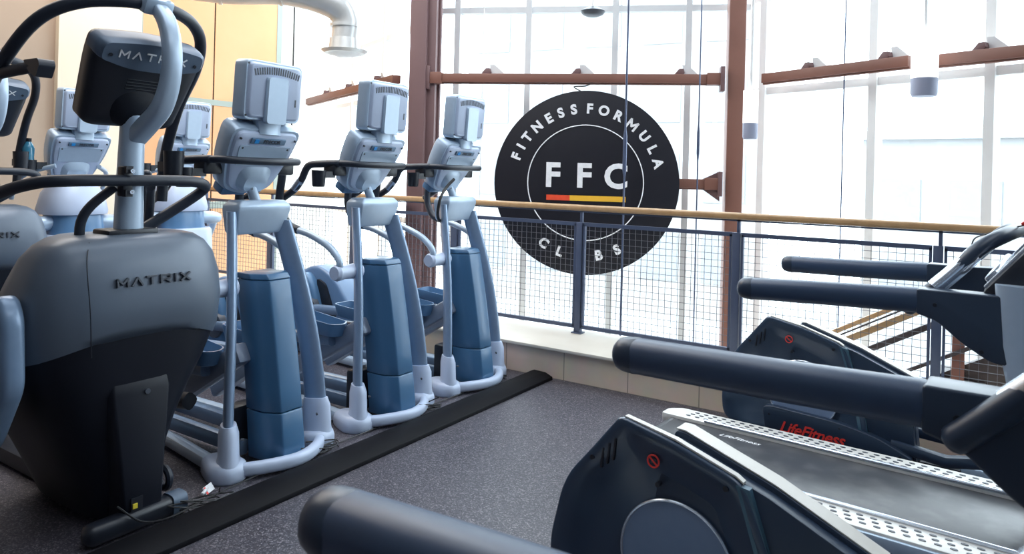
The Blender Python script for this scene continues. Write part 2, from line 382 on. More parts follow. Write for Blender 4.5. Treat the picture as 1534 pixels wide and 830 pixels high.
# beams on brackets
def beam(a, b, z, label, clips, ends=True, w=.09, h=.085):
    t = thing('steel_beam', ((a.x + b.x) / 2, (a.y + b.y) / 2, z), math.atan2(b.y - a.y, b.x - a.x), label, 'beam'); t['kind'] = ST
    L = (b - a).length
    mb = MB(); mb.box((0, 0, 0), (L, w, h)); mb.box((0, 0, -h / 2 - .004), (L, w * .5, .02)); mb.bevel(.004); mb.build('beam', 'brown', t)
    for c in clips:
        x = -L / 2 + L * c
        mb = MB(); mb.prism([(x - .06, h / 2), (x + .02, h / 2), (x + .04, h / 2 + .02), (x + .03, h / 2 + .06), (x - .01, h / 2 + .06)], 'y', .0, .08)
        mb.bevel(.004); mb.build('bracket', 'brown2', t)
        mb = MB(); mb.prism([(x + .03, h / 2), (x + .18, h / 2), (x + .07, h / 2 + .10), (x + .02, h / 2 + .10)], 'y', .06, .16); mb.build('clamp', 'frame', t)
    if ends:
        for sx in (-1, 1):
            mb = MB(); mb.box((sx * (L / 2 - .02), 0, 0), (.04, w * 1.5, h * 2.7)); mb.bevel(.003); mb.build('end_plate', 'brown2', t)
            mb = MB(); mb.box((sx * (L / 2 - .09), 0, 0), (.14, w * 1.25, h * 1.3)); mb.bevel(.003); mb.build('sleeve', 'brown', t)
    return t
bA = Vector((-4.645, 5.557)); bB = Vector((-2.026, 6.72))
beam(bA, bB, ZB, 'brown horizontal steel beam right above the round sign', (.21, .52, .86))
beam(Vector((-7.90, 6.90)), Vector((-5.0, 5.50)), ZB, 'brown steel beam crossing the left windows', (.22, .5, .8), False)
beam(Vector((-1.683, 6.81)), Vector((-.46, 6.24)), ZB, 'brown steel beam on the right windows, nearer the column', (.32, .84), False)
beam(Vector((-.285, 6.28)), Vector((1.9, 5.42)), ZB, 'brown steel beam on the right windows, far right of the frame', (.12, .5, .8), False)
bL = bA + (bB - bA) * .62
beam(bL, bB, 1.50, 'short brown steel beam behind the round sign at mid height', ())
mb = MB()
d = (bB - bA).normalized(); q = bB - d * .02
def on(p, s, z): return Vector((p.x - d.x * s, p.y - d.y * s, z))
n3 = Vector((-d.y, d.x, 0)) * .03
mb.loft([[on(q, 0, 1.62) + n3 * k, on(q, .20, 1.52) + n3 * k, on(q, .20, 1.48) + n3 * k, on(q, 0, 1.34) + n3 * k] for k in (-1, 1)])
tag(mb.build('gusset_plate', 'brown2'), 'triangular brown gusset plate on the slim column', 'bracket', kind=ST)

# ------------------------------------------------------------------ round sign
sc = Vector((-3.13, 6.09)); sd = d12
sign = thing('round_sign', (sc.x, sc.y, 1.48), math.atan2(sd.y, sd.x), 'big round black club sign with white letters hanging in front of the windows', 'sign')
RS = .87
mb = MB(); mb.cyl((0, -.02, 0), (0, .02, 0), RS, n=96); mb.bevel(.004); mb.build('sign_disc', 'signblack', sign)
mb = MB(); mb.tube([(RS * .625 * math.cos(2 * PI * k / 96), -.0215, RS * .625 * math.sin(2 * PI * k / 96)) for k in range(96)], .0055, 6, closed=True, up=(0, 1, 0)); mb.build('ring_line', 'white', sign)
def sign_char(ch, ang, rad, size, flip=False, b=.0055):
    a = R(ang); px, pz = rad * math.sin(a), rad * math.cos(a)
    up = Vector((math.sin(a), 0, math.cos(a))); 
    if flip: up = -up
    xd = Vector((up.z, 0, -up.x))
    if ch == 'M': stroke_text('letter', 'M', size * .66, size * .62, 0, size * .17, 'white', sign, frame_mtx((px, -.022, pz), xd, up), .004)
    else: text('letter', ch, size, 'white', sign, frame_mtx((px, -.022, pz), xd, up), .004, b)
for ch, a in zip('FITNESS', (-70.3, -61.7, -53, -41.8, -30.6, -20.4, -10)): sign_char(ch, a, RS * .80, .125)
for ch, a in zip('FORMULA', (2.3, 13.4, 25, 37.8, 50.4, 62, 73.5)): sign_char(ch, a, RS * .80, .125)
for ch, a in zip('CLUBS', (-32.9, -18.9, -3.5, 12, 27)): sign_char(ch, 180 - a, RS * .80, .125, True)
for ch, x in zip('FFC', (-.355, -.015, .33)):
    text('letter', ch, .315, 'white', sign, frame_mtx((RS * x, -.022, RS * .065), (1, 0, 0), (0, 0, 1)), .004, .010)
mb = MB(); mb.box((RS * -.288, -.022, RS * -.168), (RS * .256, .004, RS * .058)); mb.build('red_bar', 'redbar', sign)
mb = MB(); mb.box((RS * .14, -.022, RS * -.168), (RS * .60, .004, RS * .058)); mb.build('amber_bar', 'amber', sign)
mb = MB(); mb.tube([(-.05, 0, RS - .01), (-.13, .03, RS + .04), (-.03, .05, RS + .05), (.02, .06, RS + .07)], .006, 6, sm=5); mb.build('hanging_hook', 'cable', sign)

# steel cables hanging in the atrium
def vcable(x, y, r, z0, z1, label, extra=None, m='steelcable'):
    t = thing('hanging_cable', (x, y, z0), 0, label, 'cable')
    mb = MB(); mb.cyl((0, 0, 0), (0, 0, z1 - z0), r, n=8); mb.build('cable', m, t)
    if extra: mb = MB(); mb.tube([(0, 0, extra[0] - z0), (0, 0, extra[0] + .06 - z0), (0, 0, extra[1] - .06 - z0), (0, 0, extra[1] - z0)], [r, r * 2, r * 2, r], 8); mb.build('turnbuckle', m, t)
    return t
vcable(-2.52, 5.62, .0085, -1, 5, 'thick steel cable hanging in front of the round sign', (1.55, 1.95))
vcable(-2.00, 5.95, .006, -1, 5, 'thin steel cable between the round sign and the slim column', (1.70, 2.0))
vcable(-.97, 6.55, .006, -1, 5, 'thin dark cable before the right windows near the column')
vcable(.34, 5.75, .007, -1, 5, 'thin dark cable before the right windows at the far right')
vcable(-4.25, 5.95, .004, 1.0, 5, 'pale thin cable above the farthest elliptical machine', None, 'framelight')

# pendant lamps
def pendant(loc, r, h, label):
    t = thing('pendant_lamp', loc, 0, label, 'lamp')
    mb = MB(); mb.cyl((0, 0, .13), (0, 0, h), r, n=24); mb.build('lamp_shade', 'lampshade', t)
    mb = MB(); mb.tube([(0, 0, 0), (0, 0, .02), (0, 0, .13)], [r * .9, r, r], 24); mb.build('lower_ring', 'lampgrey', t)
    mb = MB(); mb.cyl((0, 0, h), (0, 0, 5 - loc[2]), .012, n=8); mb.build('stem', 'framelight', t)
pendant((-.355, 6.0, 2.185), .088, .46, 'white cylinder pendant lamp with grey rim between the right beams')
pendant((-1.60, 6.05, 1.885), .06, .40, 'small pale pendant lamp right of the slim brown column')

# ventilation duct
t = thing('air_duct', (-5.42, 5.18, 2.72), 0, 'curved pale round air duct with a flat diffuser', 'duct')
W = lambda x, y, z: (x + 5.42, y - 5.18, z - 2.72)
mb = MB(); mb.tube([W(-5.42, 5.18, 2.84), W(-5.42, 5.18, 3.08), W(-5.52, 5.05, 3.24), W(-5.85, 4.75, 3.33), W(-6.3, 4.35, 3.31), W(-6.7, 3.8, 3.38), W(-6.7, 2.8, 3.6), W(-6.5, 1.6, 3.7), W(-6.5, 0, 3.7)], [.135, .14, .16, .16, .16, .16, .16, .16, .16], 24, sm=6); mb.build('duct_pipe', 'duct', t)
mb = MB(); mb.tube([(0, 0, .0), (0, 0, .03), (0, 0, .045), (0, 0, .15)], [.20, .235, .16, .15], 28); mb.build('diffuser', 'duct', t)
mb = MB(); mb.tube([(0, 0, -.03), (0, 0, 0)], [.08, .17], 24); mb.build('diffuser_cone', 'frame', t)
for k, p in enumerate(((-5.42, 5.18, 3.0), (-5.85, 4.75, 3.33), (-6.3, 4.35, 3.31))):
    nn = ((0, 0, 1), (-.75, -.65, .1), (-.65, -.75, -.05))[k]; c = Vector(W(*p)); nv = Vector(nn).normalized() * .015
    mb = MB(); mb.cyl(c - nv, c + nv, .172 if k else .15, n=24); mb.build('duct_collar', 'duct', t)

# small ceiling fixture over the sign
t = thing('spot_fitting', (-3.14, 6.18, 3.07), 0, 'small dark round fitting hanging above the round sign', 'light fitting')
mb = MB(); mb.tube([(0, 0, .0), (0, 0, .02), (0, 0, .05), (0, 0, .09)], [.05, .10, .12, .05], 20); mb.build('housing', 'greyprint', t)
mb = MB(); mb.cyl((0, 0, .09), (0, 0, 1.9), .012, n=8); mb.build('stem', 'framelight', t)

# ------------------------------------------------------------------ railing
rail = thing('mesh_railing', (0, YR, .24), 0, 'slate blue steel railing with wire mesh panels and oak handrail', 'railing')
PX = [-7.9, -6.68, -5.38, -4.07, -2.776, -1.486, -.214, 1.08, 2.4]
for x in PX:
    mb = MB(); mb.box((x, 0, .46), (.055, .05, .92)); mb.box((x, 0, .005), (.09, .08, .012)); mb.box((x + .012, 0, .96), (.022, .03, .11)); mb.bevel(.003); mb.build('post', 'railsteel', rail)
mb = MB(); mb.tube([(-7.95, 0, 1.04), (2.5, 0, 1.04)], .034, 16, e=3.2, flat=.75, up=(0, 0, 1)); mb.build('handrail', 'wood', rail)
mb = MB(); mb.box((-2.7, 0, 1.008), (10.4, .03, .010)); mb.build('handrail_plate', 'railsteel', rail)
for x0, x1 in zip(PX[:-1], PX[1:]):
    a, b = x0 + .034, x1 - .034; f0, f1 = .055, .905
    mb = MB()
    mb.box(((a + b) / 2, 0, f1), (b - a, .03, .03)); mb.box(((a + b) / 2, 0, f0), (b - a, .03, .03))
    mb.box((a + .008, 0, .48), (.016, .03, .85)); mb.box((b - .008, 0, .48), (.016, .03, .85)); mb.build('panel_frame', 'railsteel', rail)
    mb = MB(); n = round((b - a) / .05)
    for k in range(1, n): mb.box((a + (b - a) * k / n, 0, .48), (.0032, .0032, .83))
    for k in range(1, 17): mb.box(((a + b) / 2, .003, f0 + (f1 - f0) * k / 17), (b - a - .02, .0032, .0032))
    mb.build('wire_mesh', 'wire', rail)

# ------------------------------------------------------------------ stairs down in the atrium
def stair_bar(a, b, w, h, m, name, label, cat):
    mb = MB(); mb.bar(a, b, w, h); mb.bevel(.004); tag(mb.build(name, m), label, cat)
st = thing('staircase', (-.4, 5.9, -1.5), 0, 'dark steel staircase with oak handrails behind the mesh panels at lower right', 'staircase')
O = Vector((-.4, 5.9, -1.5))
def sbar(nm, x0, x1, Y, zc, w, h, m):
    f = lambda x: zc + .586 * (x + .759)
    mb = MB(); mb.bar(Vector((x0, Y, f(x0))) - O, Vector((x1, Y, f(x1))) - O, w, h); mb.bevel(.004); mb.build(nm, m, st)
sbar('handrail', -2.0, .02, 5.78, .418, .05, .045, 'wood'); sbar('handrail', -2.0, -.10, 6.25, .465, .05, .035, 'wood')
sbar('rail_bar', -2.0, .02, 5.74, .476, .012, .012, 'stair'); sbar('stringer', -1.9, .1, 5.76, .285, .04, .04, 'stair')
sbar('lower_bar', -1.8, .7, 5.76, .03, .03, .025, 'stair')
mb = MB(); mb.box(Vector((-.10, 5.80, -.2)) - O, (.075, .06, 1.7)); mb.bevel(.004); mb.build('newel_post', 'brown', st)
mb = MB(); mb.prism([(-.9 + .4, -.17 + 1.5), (.35 + .4, .56 + 1.5), (1.3 + .4, .56 + 1.5), (1.3 + .4, .1 + 1.5), (-.5 + .4, -.2 + 1.5)], 'y', -.06 + .0, .0); mb.build('side_stringer', 'stair', st)
for k in range(7):
    mb = MB(); x = -1.9 + k * .3; mb.box(Vector((x, 6.0, -.62 + .17 * k - .2)) - O, (.32, .42, .04)); mb.build('tread', 'stair', st)

# ------------------------------------------------------------------ pale buildings across the street
def building(x, y, rz, L, H, nx, nz, m, label):
    t = thing('office_building', (x, y, -4.1), rz, label, 'building')
    mb = MB(); mb.box((0, 0, H / 2), (L, 4, H)); mb.box((0, -2.1, H), (L + .3, .4, .3)); mb.build('wall', m, t)
    for i in range(nx):
        for j in range(nz):
            mb = MB(); mb.box((-L / 2 + (i + .5) * L / nx, -2.02, 1.6 + j * (H - 2) / nz + .8), (L / nx * .62, .08, (H - 2) / nz * .6)); mb.build('window', 'farglass', t)
building(-14, 30, R(8), 13, 15, 5, 4, 'facade2', 'warm pale office block seen through the left and middle windows')
building(3.5, 27, R(-12), 13, 7.2, 6, 2, 'facade', 'low pale grey block seen through the right windows')
building(14, 15, R(-52), 9, 6.6, 4, 2, 'facade2', 'low pale block at the far right behind the windows')

# ------------------------------------------------------------------ cable ramp
mb = MB(); mb.prism([(-2.675, 0), (-2.68, .022), (-2.74, .046), (-2.84, .050), (-2.865, .04), (-2.875, 0)], 'y', -.6, 4.76); mb.bevel(.003)
tag(mb.build('cable_ramp', 'ramp'), 'long low black rubber cable ramp in front of the ellipticals', 'cable ramp')

# ------------------------------------------------------------------ console head with screen (shared by the grey blue machines)
def console_set(t, ox=0, oz=0, badge='PRECOR'):
    """t: machine root. Head leans forward at the top, its back faces +x."""
    L = lambda x, y, z: (x + ox, y, z + oz)
    tilt = R(30)
    base = Matrix.Translation(L(-.215, 0, 1.60)) @ Matrix.Rotation(tilt, 4, 'Y')
    # outline in (y,z) of head, wide at the top
    ol = rounded([(-.225, .19), (.225, .19), (.215, .02), (.155, -.19), (.06, -.225), (-.06, -.225), (-.155, -.19), (-.215, .02)], [.05, .05, .1, .06, .05, .05, .06, .1], 3)
    def ring(x, s, dz=0): return [Vector((x, p[0] * s, p[1] * s + dz)) for p in ol]
    mb = MB(); mb.loft([ring(-.10, .93), ring(-.085, 1.0), ring(-.01, 1.0), ring(.015, .96)]); mb.xf(base); head = mb.build('console_head', 'silver', t, sharp=45)
    mb = MB(); mb.loft([ring(.012, .90), ring(.03, .86), ring(.036, .80)]); mb.xf(base); mb.build('back_cover', 'pale', head)
    ol2 = rounded([(-.165, .095), (.165, .095), (.15, -.03), (-.15, -.03)], .015, 3)
    mb = MB(); mb.loft([[Vector((x, p[0], p[1])) for p in ol2] for x in (.034, .041)]); mb.xf(base); mb.build('cover_panel', 'silver', head)
    mb = MB(); mb.box((.040, 0, .125), (.012, .22, .034)); mb.bevel(.004); mb.xf(base); bd = mb.build('badge', 'label', head)
    mb = MB(); mb.box((.047, -.078, .125), (.004, .026, .022)); mb.xf(base); mb.build('badge_mark', 'cyan', bd)
    text('badge_text', badge, .028, 'greyprint', bd, base @ frame_mtx((.0475, .02, .125), (0, 1, 0), (0, 0, 1)), .002, .0008, 1.05)
    for y, z in ((-.175, .135), (.175, .135), (-.145, .08), (.145, .08)):
        mb = MB(); mb.cyl((.030, y, z), (.043, y, z), .006, n=8); mb.xf(base); mb.build('screw', 'greyprint', head)
    mb = MB(); mb.loft([super_ring(Vector((.02, 0, -.10)), (0, 1, 0), (0, 0, 1), .12, .09, 20, 3), super_ring(Vector((.07, 0, -.125)), (0, 1, 0), (0, 0, 1), .07, .05, 20, 3)]); mb.xf(base); mb.build('mast_socket', 'silver', head)
    mb = MB(); mb.box((-.05, -.05, -.22), (.09, .16, .05)); mb.bevel(.012); mb.xf(base); mb.build('lower_tray', 'shroud2', head)
    # front face with display
    mb = MB(); mb.box((-.103, 0, .03), (.008, .34, .20)); mb.bevel(.003); mb.xf(base); mb.build('display', 'black', head)
    # neck
    mb = MB(); mb.tube([L(-.125, 0, 1.72), L(-.135, 0, 1.80), L(-.12, 0, 1.87)], [.035, .04, .05], 14, e=3, flat=2.0, up=(0, 1, 0)); mb.build('screen_neck', 'silver', t)
    # screen
    b2 = Matrix.Translation(L(-.115, 0, 1.955)) @ Matrix.Rotation(R(4), 4, 'Y')
    o1 = rounded([(-.185, .158), (.185, .158), (.185, -.158), (-.185, -.158)], .035, 4)
    rr = lambda x, s: [Vector((x, p[0] * s, p[1] * s)) for p in o1]
    mb = MB(); mb.loft([rr(-.065, .96), rr(-.058, 1), rr(.02, 1), rr(.032, .97)]); mb.xf(b2); scr = mb.build('screen_housing', 'silver', t, sharp=45)
    mb = MB(); mb.loft([rr(.028, .93), rr(.046, .89), rr(.052, .85)]); mb.xf(b2); mb.build('screen_back', 'pale', scr)
    o3 = rounded([(-.070, .075), (.070, .075), (.070, -.17), (-.070, -.17)], .02, 3)
    mb = MB(); mb.loft([[Vector((x, p[0] * k + .0, p[1])) for p in o3] for x, k in ((.045, 1), (.062, 1), (.070, .88))]); mb.xf(b2); mb.build('screen_bracket', 'silver', scr)
    mb = MB()
    for k in range(20):
        f = (k - 9.5) / 9.5; mb.box((.0475, f * .140, .110 - .018 * f * f), (.014, .0065, .040 - .006 * abs(f)), Matrix.Rotation(-f * R(14), 3, 'X'))
    mb.xf(b2); mb.build('vent_slots', 'greyprint', scr)
    mb = MB(); mb.box((.052, .130, -.05), (.004, .008, .04)); mb.xf(b2); mb.build('port', 'greyprint', scr)
    for y, z in ((-.168, .135), (-.168, -.135)):
        mb = MB(); mb.cyl((.026, y, z), (.034, y, z), .006, n=8); mb.xf(b2); mb.build('screw', 'greyprint', scr)
    mb = MB(); mb.box((-.066, 0, .01), (.006, .31, .25)); mb.bevel(.002); mb.xf(b2); mb.build('display', 'black', scr)

# ------------------------------------------------------------------ elliptical cross trainers (front row)
def make_elliptical():
    t = thing('elliptical_machine', (-3.1, 2.54, 0), 0, '', 'elliptical machine', 'grey blue ellipticals in the front row')
    # base
    mb = MB(); mb.tube([(-.0, -.30, .045), (.10, -.20, .048), (.175, 0, .048), (.12, .18, .048), (0, .30, .045)], .030, 14, sm=6, e=2.6, flat=1.1, up=(0, 0, 1)); mb.build('front_crossbar', 'chrome' if False else 'pale', t)
    for s in (-1, 1):
        mb = MB()
        ol = rounded([(-.17, s * .225), (.02, s * .19), (.095, s * .24), (.085, s * .35), (.0, s * .395), (-.10, s * .36), (-.19, s * .315)], .06, 4)
        if s < 0: ol = ol[::-1]
        c = (-.03, s * .29)
        rg = lambda z, k: [Vector((c[0] + (p[0] - c[0]) * k, c[1] + (p[1] - c[1]) * k, z)) for p in ol]
        mb.loft([rg(0, .93), rg(.012, 1), rg(.05, 1), rg(.075, .93), rg(.092, .72)])
        foot = mb.build('foot_casting', 'pale', t, sharp=50)
        u = Vector((-.813, -s * .582, 0)); v = Vector((s * .582, -.813, 0))
        mb = MB(); mb.loft([super_ring((0, s * .285, .075), u, v, .085, .062, 20), super_ring((0, s * .285, .11), u, v, .078, .052, 20), super_ring((-.006, s * .283, .22), u, v, .078, .050, 20), super_ring((-.012, s * .281, .265), u, v, .066, .038, 20)])
        sk = mb.build('socket', 'pale', foot, sharp=50)
        mb = MB(); mb.cyl((.04, s * .285 - s * .04, .19), (.052, s * .285 - s * .05, .19), .006, n=8); mb.build('socket_screw', 'greyprint', sk)
        # blade upright
        rings = []
        for k in range(15):
            f = k / 14; z = .22 + ((1.315 if s < 0 else 1.26) - .22) * f
            x = -.012 - .160 * f + .03 * math.sin(PI * f); y = s * (.282 - (.105 if s < 0 else .145) * f ** 1.4)
            wa = .060 - .004 * f
            rings.append(super_ring((x, y, z), u, v, wa, .026, 18, 2.4))
        mb = MB(); mb.loft(rings); mb.build('upright', 'upright', t, sharp=60)
        mb = MB(); mb.tube([(-.10, s * .30, .05), (-.55, s * .235, .05), (-1.45, s * .20, .05)], .034, 12, e=3, up=(0, 0, 1)); mb.build('side_rail', 'silver', t)
        mb = MB(); mb.bar((-1.3, s * .10, .07), (-.12, s * .10, .07), .05, .08); mb.bevel(.012); mb.build('inner_rail', 'steelblue', t)
        # ramp track
        mb = MB(); mb.bar((-.72, s * .135, .22), (-.10, s * .135, .585), .085, .11); mb.bevel(.02); mb.build('ramp_track', 'trackgrey', t)
        # pedal arm and tray
        mb = MB(); mb.tube([(-1.52, s * .20, .40), (-.95, s * .20, .43), (-.32, s * .20, .47)], .036, 12, e=3, up=(0, 0, 1)); mb.build('pedal_arm', 'steelblue', t)
        ol3 = rounded([(-.66, s * .20 - .085), (-.26, s * .20 - .07), (-.22, s * .20), (-.26, s * .20 + .07), (-.66, s * .20 + .085)], .035, 4)
        cx, cy = -.46, s * .20
        sc_ = lambda z, k: [Vector((cx + (p[0] - cx) * k, cy + (p[1] - cy) * k, z + (p[0] + .46) * -.08)) for p in ol3]
        mb = MB(); mb.loft([sc_(.515, .84), sc_(.52, .9), sc_(.585, 1.0), sc_(.60, 1.0), sc_(.60, .95), sc_(.54, .86)]); mb.build('foot_pedal', 'shroud2', t)
        # moving arm
        ho = .39 if s < 0 else .22
        if s < 0:
            mb = MB(); mb.tube([(-.11, s * (ho - .19), .93), (-.11, s * (ho - .07), .93), (-.11, s * (ho - .01), .93)], [.05, .042, .050], 18); mb.tube([(-.11, s * (ho - .01), .93), (-.11, s * (ho + .012), .93)], [.050, .04], 18); hb = mb.build('arm_pivot', 'pale', t, sharp=60)
        mb = MB(); mb.tube([(-.11, s * (ho - .02), .94), (-.10, s * (ho - .02), 1.0), (-.19, s * (ho - .02), 1.08), (-.35, s * (ho - .02), 1.14), (-.48, s * (ho - .02), 1.165)], .022, 12, sm=5); ma = mb.build('moving_arm', 'silver', t)
        mb = MB(); mb.tube([(-.47, s * (ho - .02), 1.163), (-.57, s * (ho - .02), 1.20), (-.64, s * (ho - .01), 1.32), (-.62, s * (ho - .01), 1.50)], .026, 12, sm=5, dome=True); mb.build('arm_grip', 'rubber', ma)
    # rear drive housing
    pts = []
    for k in range(28):
        a = 2 * PI * k / 28; pts.append((-1.55 + .33 * math.cos(a), .42 + .33 * math.sin(a)))
    body = rounded([(-1.90, .03), (-1.93, .35), (-1.80, .66), (-1.56, .755), (-1.34, .66), (-1.16, .45), (-1.08, .25), (-1.05, .03)], .10, 4)
    mb = MB(); mb.prism(body, 'y', -.115, .115); mb.bevel(.03, 3); dh = mb.build('drive_housing', 'housingblue', t)
    for s in (-1, 1):
        b2 = rounded([(-1.88, .10), (-1.90, .36), (-1.78, .62), (-1.60, .70), (-1.50, .58), (-1.42, .34), (-1.44, .08)], .08, 4)
        mb = MB(); mb.prism(b2, 'y', min(s * .10, s * .20), max(s * .10, s * .20)); mb.bevel(.03, 3); mb.build('side_cover', 'shroud2', dh)
        mb = MB(); mb.prism(rounded([(-1.52, .64), (-1.42, .60), (-1.28, .30), (-1.40, .16), (-1.46, .30)], .03), 'y', min(s * .11, s * .135), max(s * .11, s * .135)); mb.build('slot', 'black', dh)
        mb = MB(); mb.cyl((-1.53, s * .17, .40), (-1.53, s * .215, .40), .10, .09); mb.build('crank_cap', 'greyprint', dh)
        mb = MB(); mb.cyl((-1.17, s * .112, .30), (-1.17, s * .121, .30), .016, n=14); mb.build('marker', 'yellow', dh)
    mb = MB(); mb.bar((-1.75, -.28, .03), (-1.75, .28, .03), .08, .06); mb.bevel(.012); mb.build('rear_foot', 'pale', t)
    # front tower
    def tower_ring(z):
        f = z / .98; fx = .150 - .165 * f + .012 * math.sin(PI * f); w = .106; bx = -.08 - .14 * f + .012 * math.sin(PI * f)
        return [Vector(p) for p in ((fx, -w * .55, z), (fx, w * .75, z), (fx - .05, w, z), (bx, w, z), (bx, -w, z), (fx - .085, -w, z))]
    mb = MB(); mb.loft([tower_ring(.285 + (.955 - .285) * k / 6) for k in range(7)]); mb.bevel(.008); tw = mb.build('tower_shroud', 'shroud', t)
    mb = MB(); mb.loft([tower_ring(.035), tower_ring(.282)]); mb.bevel(.008); mb.build('tower_base', 'shroud', t)
    mb = MB(); mb.loft([tower_ring(.957), tower_ring(.965), [p * 1 + Vector((-.02 if p.x > -.1 else 0, 0, .022)) for p in tower_ring(.965)]]); mb.bevel(.006); mb.build('tower_lid', 'shroud', tw)
    mb = MB(); mb.box((-.19, -.01, .16), (.10, .30, .26)); mb.bevel(.02); mb.build('motor_cover', 'black', t)
    # bridge cap
    cz = lambda z, xa, xb, hy: [Vector((xb, -hy, z)), Vector((xb, hy - .012, z)), Vector((xa, hy - .012, z)), Vector((xa, -hy, z))]
    mb = MB(); mb.loft([cz(1.19, -.25, -.16, .15), cz(1.205, -.258, -.152, .158), cz(1.318, -.262, -.118, .175), cz(1.345, -.262, -.115, .172), cz(1.372, -.245, -.135, .145)]); mb.bevel(.010, 3, 12); mb.build('bridge_cap', 'silver', t, sharp=50)
    # mast
    mb = MB(); mb.tube([(-.20, 0, 1.34), (-.245, 0, 1.42), (-.285, 0, 1.52)], [.030, .027, .027], 14); mb.build('mast', 'silver', t)
    text('number', '2', .05, 'greyprint', t, frame_mtx((-.228, -.008, 1.44), (0, 1, 0), (-.4, 0, 1)), .003, .001)
    console_set(t)
    # fixed handlebar
    for s in (-1, 1):
        mb = MB(); mb.tube([(-.24, s * .265, 1.585), (-.36, s * .29, 1.58), (-.47, s * .30, 1.565), (-.53, s * .30, 1.48), (-.60, s * .30, 1.41), (-.74, s * .30, 1.335)], .023, 12, sm=5, dome=True); g = mb.build('side_grip', 'rubber', t)
        mb = MB(); mb.tube([(-.535, s * .30, 1.475), (-.595, s * .30, 1.415)], .026, 12); mb.build('pulse_sensor', 'chrome', g)
        mb = MB(); mb.box((-.30, s * .235, 1.545), (.10, .11, .075)); mb.bevel(.012); mb.build('bar_bracket', 'black', t)
    mb = MB(); mb.tube([(-.26, -.265, 1.585), (-.18, -.245, 1.585), (-.125, -.19, 1.582), (-.10, 0, 1.58), (-.125, .19, 1.582), (-.18, .24, 1.585), (-.26, .265, 1.585)], .020, 12, sm=6); mb.build('front_bar', 'rubber', t)
    # cup holder
    mb = MB(); mb.tube([(-.28, -.385, 1.44), (-.28, -.385, 1.45), (-.28, -.385, 1.54)], [.034, .038, .044], 18); mb.build('cup_holder', 'black', t)
    mb = MB(); mb.box((-.29, -.32, 1.515), (.06, .10, .04)); mb.build('cup_bracket', 'black', t)
    return t
e1 = make_elliptical(); e1['label'] = 'grey blue elliptical machine with screen, nearest of the front row, beside the dark climbing trainer'
e2 = copy_tree(e1); e2.location = (-3.09, 3.42, 0); e2['label'] = 'grey blue elliptical machine with screen, middle one of the three in the front row'
e3 = copy_tree(e1); e3.location = (-3.09, 4.29, 0); e3['label'] = 'grey blue elliptical machine with screen, farthest of the front row beside the tiled low wall'
mb = MB(); mb.tube([(-3.2, 4.16, 1.50), (-3.22, 4.10, 1.44), (-3.22, 4.03, 1.36), (-3.24, 4.03, 1.24), (-3.26, 4.09, 1.20), (-3.28, 4.14, 1.30)], .011, 8, sm=5)
tag(mb.build('loose_cable', 'cable'), 'black cable loop hanging beside the farthest elliptical neck', 'cable')

# ------------------------------------------------------------------ adaptive trainers in the back row
def make_amt():
    t = thing('adaptive_trainer', (-5.75, 2.9, 0), 0, '', 'cross trainer', 'pale cross trainers in the back row')
    U = (0, 1, 0); V = (1, 0, 0)
    prof = [(.04, .25, .20), (.35, .25, .22), (.62, .245, .22), (.72, .24, .22)]
    mb = MB(); mb.loft([super_ring((-.25, 0, z), U, V, a, b, 28, 3) for z, a, b in ((.04, .23, .22), (.4, .255, .25), (.75, .26, .25), (.98, .25, .24), (1.0, .235, .225))]); mb.build('lower_shroud', 'pale', t)
    mb = MB(); mb.loft([super_ring((-.25, 0, z), U, V, a, b, 28, 3) for z, a, b in ((.99, .20, .19), (1.03, .195, .185), (1.14, .185, .18), (1.16, .18, .17))]); mb.build('blue_band', 'shroud2', t)
    mb = MB(); mb.loft([super_ring((-.27, 0, z), U, V, a, b, 28, 3) for z, a, b in ((1.15, .225, .21), (1.18, .23, .215), (1.31, .20, .19), (1.37, .16, .15), (1.385, .10, .10))]); mb.build('upper_cap', 'pale', t)
    for s in (-1, 1):
        mb = MB(); mb.tube([(-.22, s * .15, 1.09), (-.22, s * .31, 1.075), (-.24, s * .37, 1.07)], [.055, .06, .05], 16, dome=True); mb.build('swing_arm', 'silver', t)
        mb = MB(); mb.tube([(-.24, s * .35, 1.06), (-.40, s * .37, .80), (-.7, s * .35, .40)], [.035, .03, .03], 10); mb.build('pedal_link', 'silver', t)
        mb = MB(); mb.box((-.78, s * .33, .36), (.36, .17, .06)); mb.bevel(.015); mb.build('foot_pedal', 'shroud2', t)
        mb = MB(); mb.tube([(-.20, s * .16, 1.52), (-.32, s * .28, 1.47), (-.45, s * .33, 1.38), (-.50, s * .33, 1.26)], .018, 10, sm=4); mb.build('fixed_grip', 'silver', t)
    mb = MB(); mb.tube([(-.25, 0, 1.36), (-.26, 0, 1.45), (-.29, 0, 1.54)], .034, 14); mb.build('mast', 'silver', t)
    cr_ = lambda z, rad: super_ring((-.28, -.315, z), U, V, rad, rad, 18)
    mb = MB(); mb.loft([cr_(1.46, .044), cr_(1.46, .052), cr_(1.56, .056), cr_(1.56, .051), cr_(1.475, .047)]); mb.build('cup_holder', 'black', t)
    mb = MB(); mb.box((-.27, -.235, 1.52), (.05, .07, .05)); mb.build('cup_bracket', 'black', t)
    mb = MB(); mb.box((-.6, 0, .035), (1.3, .5, .07)); mb.bevel(.015); mb.build('base', 'pale', t)
    console_set(t)
    return t
a1 = make_amt(); a1.location = (-5.68, 2.86, 0); a1['label'] = 'pale cross trainer with blue band in the back row, left of the orange wall'
a2 = copy_tree(a1); a2.location = (-5.72, 3.77, 0); a2['label'] = 'pale cross trainer with blue band in the back row, in front of the orange wall'

